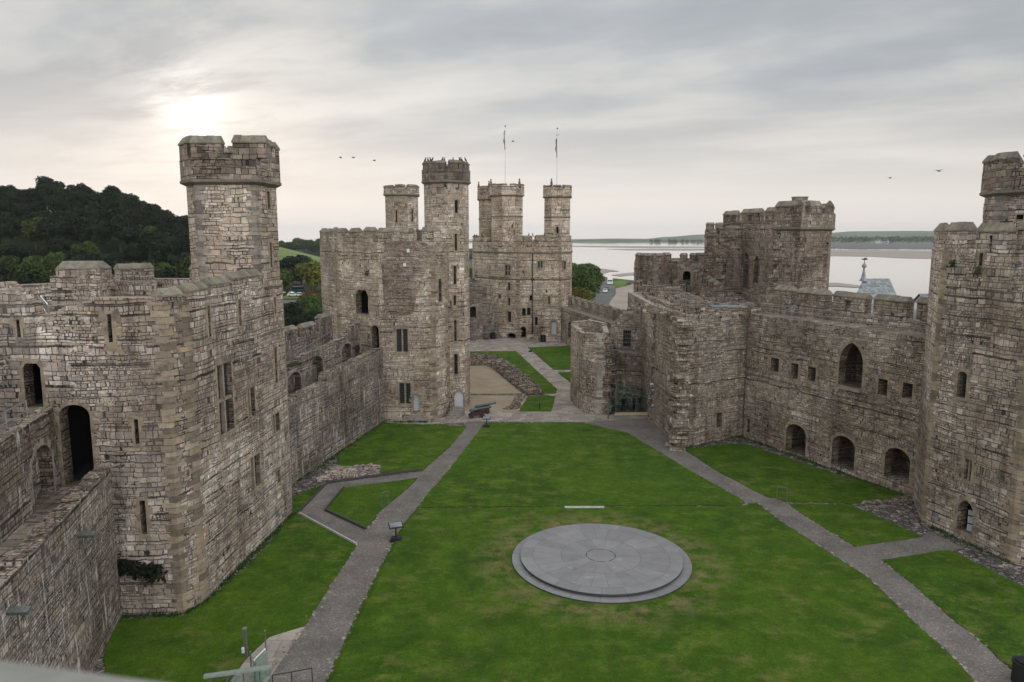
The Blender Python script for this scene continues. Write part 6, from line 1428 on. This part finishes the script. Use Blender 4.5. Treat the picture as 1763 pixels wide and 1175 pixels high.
# town roofs just outside the long brown wall
o = thing('steep_roofed_house', (62, 108, ZO), 'house with a steep grey slate roof and a ball finial behind the right wall', 'house')
y0 = 108; zr, ze = ZY(481, y0), ZY(533, y0)-1.5; r0, r1 = X(1489, y0, 10), X(1540, y0, 10); c = lambda px, y, z: Vector((X(px, y, z).x, y, z))
e = [c(1436, 102, ze), c(1566, 100, ze), c(1572, 118, ze), c(1452, 120, ze)]; ra, rb = Vector((r0.x, y0+1, zr)), Vector((r1.x, y0+2, zr)); mb = MB()
def curved(a, b, ta, tb, n=6):                              # bell-cast slope
    for k in range(n):
        u, v = k/n, (k+1)/n; cu_, cv_ = u-.16*math.sin(math.pi*u), v-.16*math.sin(math.pi*v)
        L_ = lambda p, q, t1, t2: Vector((p.x+(q.x-p.x)*t1, p.y+(q.y-p.y)*t1, p.z+(q.z-p.z)*t2))
        mb.face([L_(a, ta, u, cu_), L_(b, tb, u, cu_), L_(b, tb, v, cv_), L_(a, ta, v, cv_)])
curved(e[0], e[1], ra, rb); curved(e[2], e[3], rb, ra); curved(e[3], e[0], ra, ra); curved(e[1], e[2], rb, rb); rf = mb.build('roof', 'slate_roof', o)
mb = MB(); mb.prism([(v.x, v.y) for v in e], ZO, ze-.02); mb.build('wall', 'white', o)
mb = MB(); mb.lathe([(0, .62), (.5, .38), (1.3, .2), (2.0, .12), (2.05, .3), (2.3, .34), (2.6, .2), (2.65, .05)], ra+Vector((0, 0, -.35)), ra+Vector((0, 0, 5)), 10); mb.build('finial', 'lead', rf)
zt = ZY(447, y0); mb = MB(); mb.tube([ra+Vector((0, 0, 2)), Vector((ra.x, ra.y, zt))], .05, 6); mb.tube([Vector((ra.x-.4, ra.y, zt)), Vector((ra.x+.4, ra.y, zt))], .1, 5); mb.box((ra.x+.1, ra.y, zt+.1), (.35, .05, .2)); mb.build('weather_vane', 'iron', rf)
house('slate_roofed_house', 'long house with a purple slate roof right of the steep grey roof', (74.5, 112, ZO), 22, 14, 9.5, ZY(508, 112)-ZO-9.5, R(-3), 'white', 'purple_roof', 6)
house('slate_roofed_house', 'house with a purple slate roof left of the steep grey roof', (49, 103, ZO), 12, 11, 8.2, 3.2, R(70), 'white', 'purple_roof', 3)
o = thing('bell_cupola', (*X(1609, 150, 10), 5), 'small white cupola with a ball above the roofs by the right tower', 'cupola'); c_ = X(1609, 150, 8); z_ = ZY(507, 150)
mb = MB(); mb.prism(ngon(c_, 1.15, 8), ZO, ZY(502, 150)); mb.build('drum', 'white', o); mb = MB(); mb.lathe([(0, 1.25), (.5, .95), (1.1, .45), (1.7, .15), (2.6, .05)], (c_.x, c_.y, ZY(502, 150)), (c_.x, c_.y, 40), 8); mb.build('cap', 'white', o); mb = MB(); mb.lathe([(0, .05), (.15, .28), (.4, .28), (.55, .05)], (c_.x, c_.y, ZY(485.5, 150)), (c_.x, c_.y, 40), 8); mb.build('ball', 'iron', o)
# ------------------------------------------------------------------ vehicles
def car(loc, rz, paint, label, L=4.3, Wd=1.8, H=1.45, cat='car', van=False, name='parked_car', windows=None):
    o = thing(name, loc, label, cat); mt = Matrix.Translation(loc) @ Matrix.Rotation(rz, 4, 'Z'); h2 = Wd/2
    def put(mb, nm, mat, parent=o, **k): mb.v = [mt @ v for v in mb.v]; return mb.build(nm, mat, parent, **k)
    if van: pr = [(-L/2, .4), (L/2, .4), (L/2, H*.42), (L/2-.15, H*.5), (L/2-.35, H*.96), (L/2-.7, H), (-L/2+.2, H), (-L/2, H*.92)]
    else: pr = [(-L/2, .35), (L/2, .35), (L/2, .68), (L/2-.25, .82), (L*.2, .95), (L*.04, H-.04), (-L*.05, H), (-L*.28, H-.02), (-L*.44, .98), (-L/2, .92)]
    ins = lambda z: .0 if z < .95 else (.12 if not van else .03)
    mb = MB(); A_ = [Vector((x, -h2+ins(z), z)) for x, z in pr]; B_ = [Vector((x, h2-ins(z), z)) for x, z in pr]
    mb.face(A_); mb.face(B_[::-1]); n = len(pr)
    for k in range(n): mb.face([A_[k], B_[k], B_[(k+1) % n], A_[(k+1) % n]])
    put(mb, 'body', paint)
    zw0, zw1 = (H*.52, H*.85) if van else (.97, H-.12)
    for s_ in (-1, 1):
        mb = MB()
        if van: q = [(-L/2+.4, zw0), (L/2-.4, zw0), (L/2-.5, zw1), (-L/2+.4, zw1)]; y_ = s_*(h2-.02)
        else: q = [(-L*.40, zw0), (L*.17, zw0), (L*.05, zw1), (-L*.27, zw1)]; y_ = s_*(h2-.09)
        mb.face([(x, y_, z) for x, z in q]); mb.face([(x, y_+s_*.012, z) for x, z in q]); put(mb, 'side_window', 'carglass')
    mb = MB()
    if van: mb.box((L/2-.25, 0, H*.7), (.06, Wd*.86, H*.36), ry=R(-14)); mb2 = MB(); mb2.box((-L/2-.01, 0, H*.7), (.03, Wd*.8, H*.3)); put(mb2, 'rear_window', 'carglass')
    else: mb.box((L*.125, 0, 1.18), (.05, Wd*.74, .62), ry=R(-52)); mb2 = MB(); mb2.box((-L*.365, 0, 1.2), (.05, Wd*.74, .5), ry=R(42)); put(mb2, 'rear_window', 'carglass')
    put(mb, 'windscreen', 'carglass')
    for x in (-L*.31, L*.31):
        for s_ in (-1, 1):
            mb = MB(); mb.lathe([(0, .26), (.03, .33), (.18, .33), (.22, .2)], (x, s_*(h2-.2), .33), (x, s_*9, .33), 12); put(mb, 'wheel', 'tyre')
    for s_ in (-1, 1):
        mb = MB(); mb.box((L/2-.0, s_*h2*.68, .66 if not van else H*.36), (.06, .32, .16)); put(mb, 'headlight', 'zinc')
M['carwhite'] = simple('white_car_paint', (.75, .75, .75), .25, var=.02); M['cargrey'] = simple('grey_car_paint', (.10, .11, .12), .25, var=.02); M['carblue'] = simple('blue_van_paint', (.04, .09, .11), .3, var=.02); M['carred'] = simple('red_car_paint', (.12, .02, .02), .3, var=.02)
dirr = math.atan2((P(1058, 490, ZO)-P(1046, 522, ZO)).y, (P(1058, 490, ZO)-P(1046, 522, ZO)).x)
q = P(1042, 504, ZO); car((*q, ZO+.02), dirr+math.pi, 'carwhite', 'white car on the road, nearer than the dark one', name='car')
q = P(1045.5, 500, ZO); car((*q, ZO+.02), dirr+math.pi, 'cargrey', 'dark grey car on the road behind the white car', name='car')
q = P(1050.5, 490, ZO); car((*q, ZO+.02), dirr+math.pi, 'carwhite', 'white coach on the road by the water', 9.5, 2.5, 3.1, 'coach', True, 'coach')
q = P(1087, 489.5, ZO); car((*q, ZO+.04), .2, 'cargrey', 'dark car parked at the edge of the pinkish gravel', name='parked_car')
for px, py, pt, lb, van in ((497, 507, 'carwhite', 'white car in the car park left of the narrow dark tree', False), (505, 511, 'carwhite', 'white car low in the car park beyond the wall', False), (513, 503, 'carblue', 'blue van in the car park under the autumn tree', True), (518, 511, 'carwhite', 'white car nearest the autumn tree in the car park', False), (541, 515, 'carwhite', 'white car showing under the trees by the chamberlain tower', False), (548, 514, 'cargrey', 'grey car under the trees tight by the chamberlain tower', False), (514, 495, 'carred', 'red car at the back of the car park', False)):
    q = P(px, py, ZO); car((*q, ZO+.1), random.uniform(-.3, .3), pt, lb, 5 if van else 4.2, 1.9, 2.2 if van else 1.45, 'van' if van else 'car', van, 'parked_van' if van else 'parked_car')
# moss and small plants rooted in the masonry
random.seed(3)
A, B = Ba2, Bb; f_, L_ = frame(A, B); sp = []
for k in range(26):
    s = random.uniform(5, 15); q = f_(s, 8.32+(s-4)*.05+random.uniform(-.05, .12), -2.6-random.uniform(0, .3)); sp.append((q.x, q.y, q.z, .3, .12, .05))
tuft('moss_growth', sp, 'moss', 'yellowish moss and grass along the top of the gallery wall', 'moss', .11, 40)
for px, py, A_, B_, lb in ((634, 470, CP[7], CP[0], 'small green plant growing from the chamberlain tower face'), (1643, 455, GP[0], GP[1], 'small green plant rooted under the right tower battlement, left one'), (1687, 468, GP[0], GP[1], 'small green plant rooted under the arrow slit of the right tower')):
    f_, _ = frame(A_, B_); s, z = SZ(A_, B_, px, py); q = f_(s, z, .1); tuft('wall_plant', [(q.x, q.y, q.z, .16, .08, .16)], 'moss', lb, 'plant', .13, 60)

# weeds and long grass where walls meet the turf
random.seed(29); mb = MB()
for a_, b_, n_, o_ in ((K0, K1, 30, .2), (K1, K3, 190, .2), (P(204, 1064), K0, 40, .2), (Ba, Bb, 180, .3), (F0+Vector((0, -.2)), F1, 190, .35), (H0, H1, 60, .3), (GP[0], GP[1], 60, .2), (P(672, 727), P(745, 727), 60, .2)):
    a_, b_ = Vector(a_[:2]), Vector(b_[:2]); dv = (b_-a_).normalized(); nn = Vector((dv.y, -dv.x))
    for k in range(n_):
        p = a_.lerp(b_, random.random())+nn*abs(random.gauss(0, o_)); h = random.uniform(.05, .22)*math.exp(-abs((p-a_).dot(nn))*1.2)
        for _ in range(7):
            q = p+Vector((random.gauss(0, .12), random.gauss(0, .12))); l_ = Vector((random.gauss(0, .4), random.gauss(0, .4)))*h; w_ = Vector((-l_.y, l_.x)).normalized()*.035 if l_.length > 1e-4 else Vector((.03, 0))
            mb.face([(q.x-w_.x, q.y-w_.y, .03), (q.x+w_.x, q.y+w_.y, .03), (q.x+l_.x, q.y+l_.y, .05+h)], tone=random.random())
o = mb.build('wall_foot_weeds', 'weed'); tag(o, 'weeds and long grass along the feet of the walls', 'weeds', kind='stuff')

# ------------------------------------------------------------------ haze: one even box of air round everything
m = bpy.data.materials.new('air'); m.use_nodes = True; t = NT(m.node_tree); t.n.clear()
pv = t.n.new('ShaderNodeVolumePrincipled'); pv.inputs['Color'].default_value = (.88, .92, 1.0, 1); pv.inputs['Density'].default_value = .00007; pv.inputs['Anisotropy'].default_value = .2
oo = t.n.new('ShaderNodeOutputMaterial'); t.l.new(pv.outputs[0], oo.inputs['Volume'])
mb = MB(); mb.box((500, 3525, 56), (13400, 9300, 131)); M['air'] = m
hz = mb.build('haze', 'air', merge=True); hz['kind'] = 'stuff'; tag(hz, 'thin pale haze lying over the whole estuary and castle', 'haze', kind='stuff')
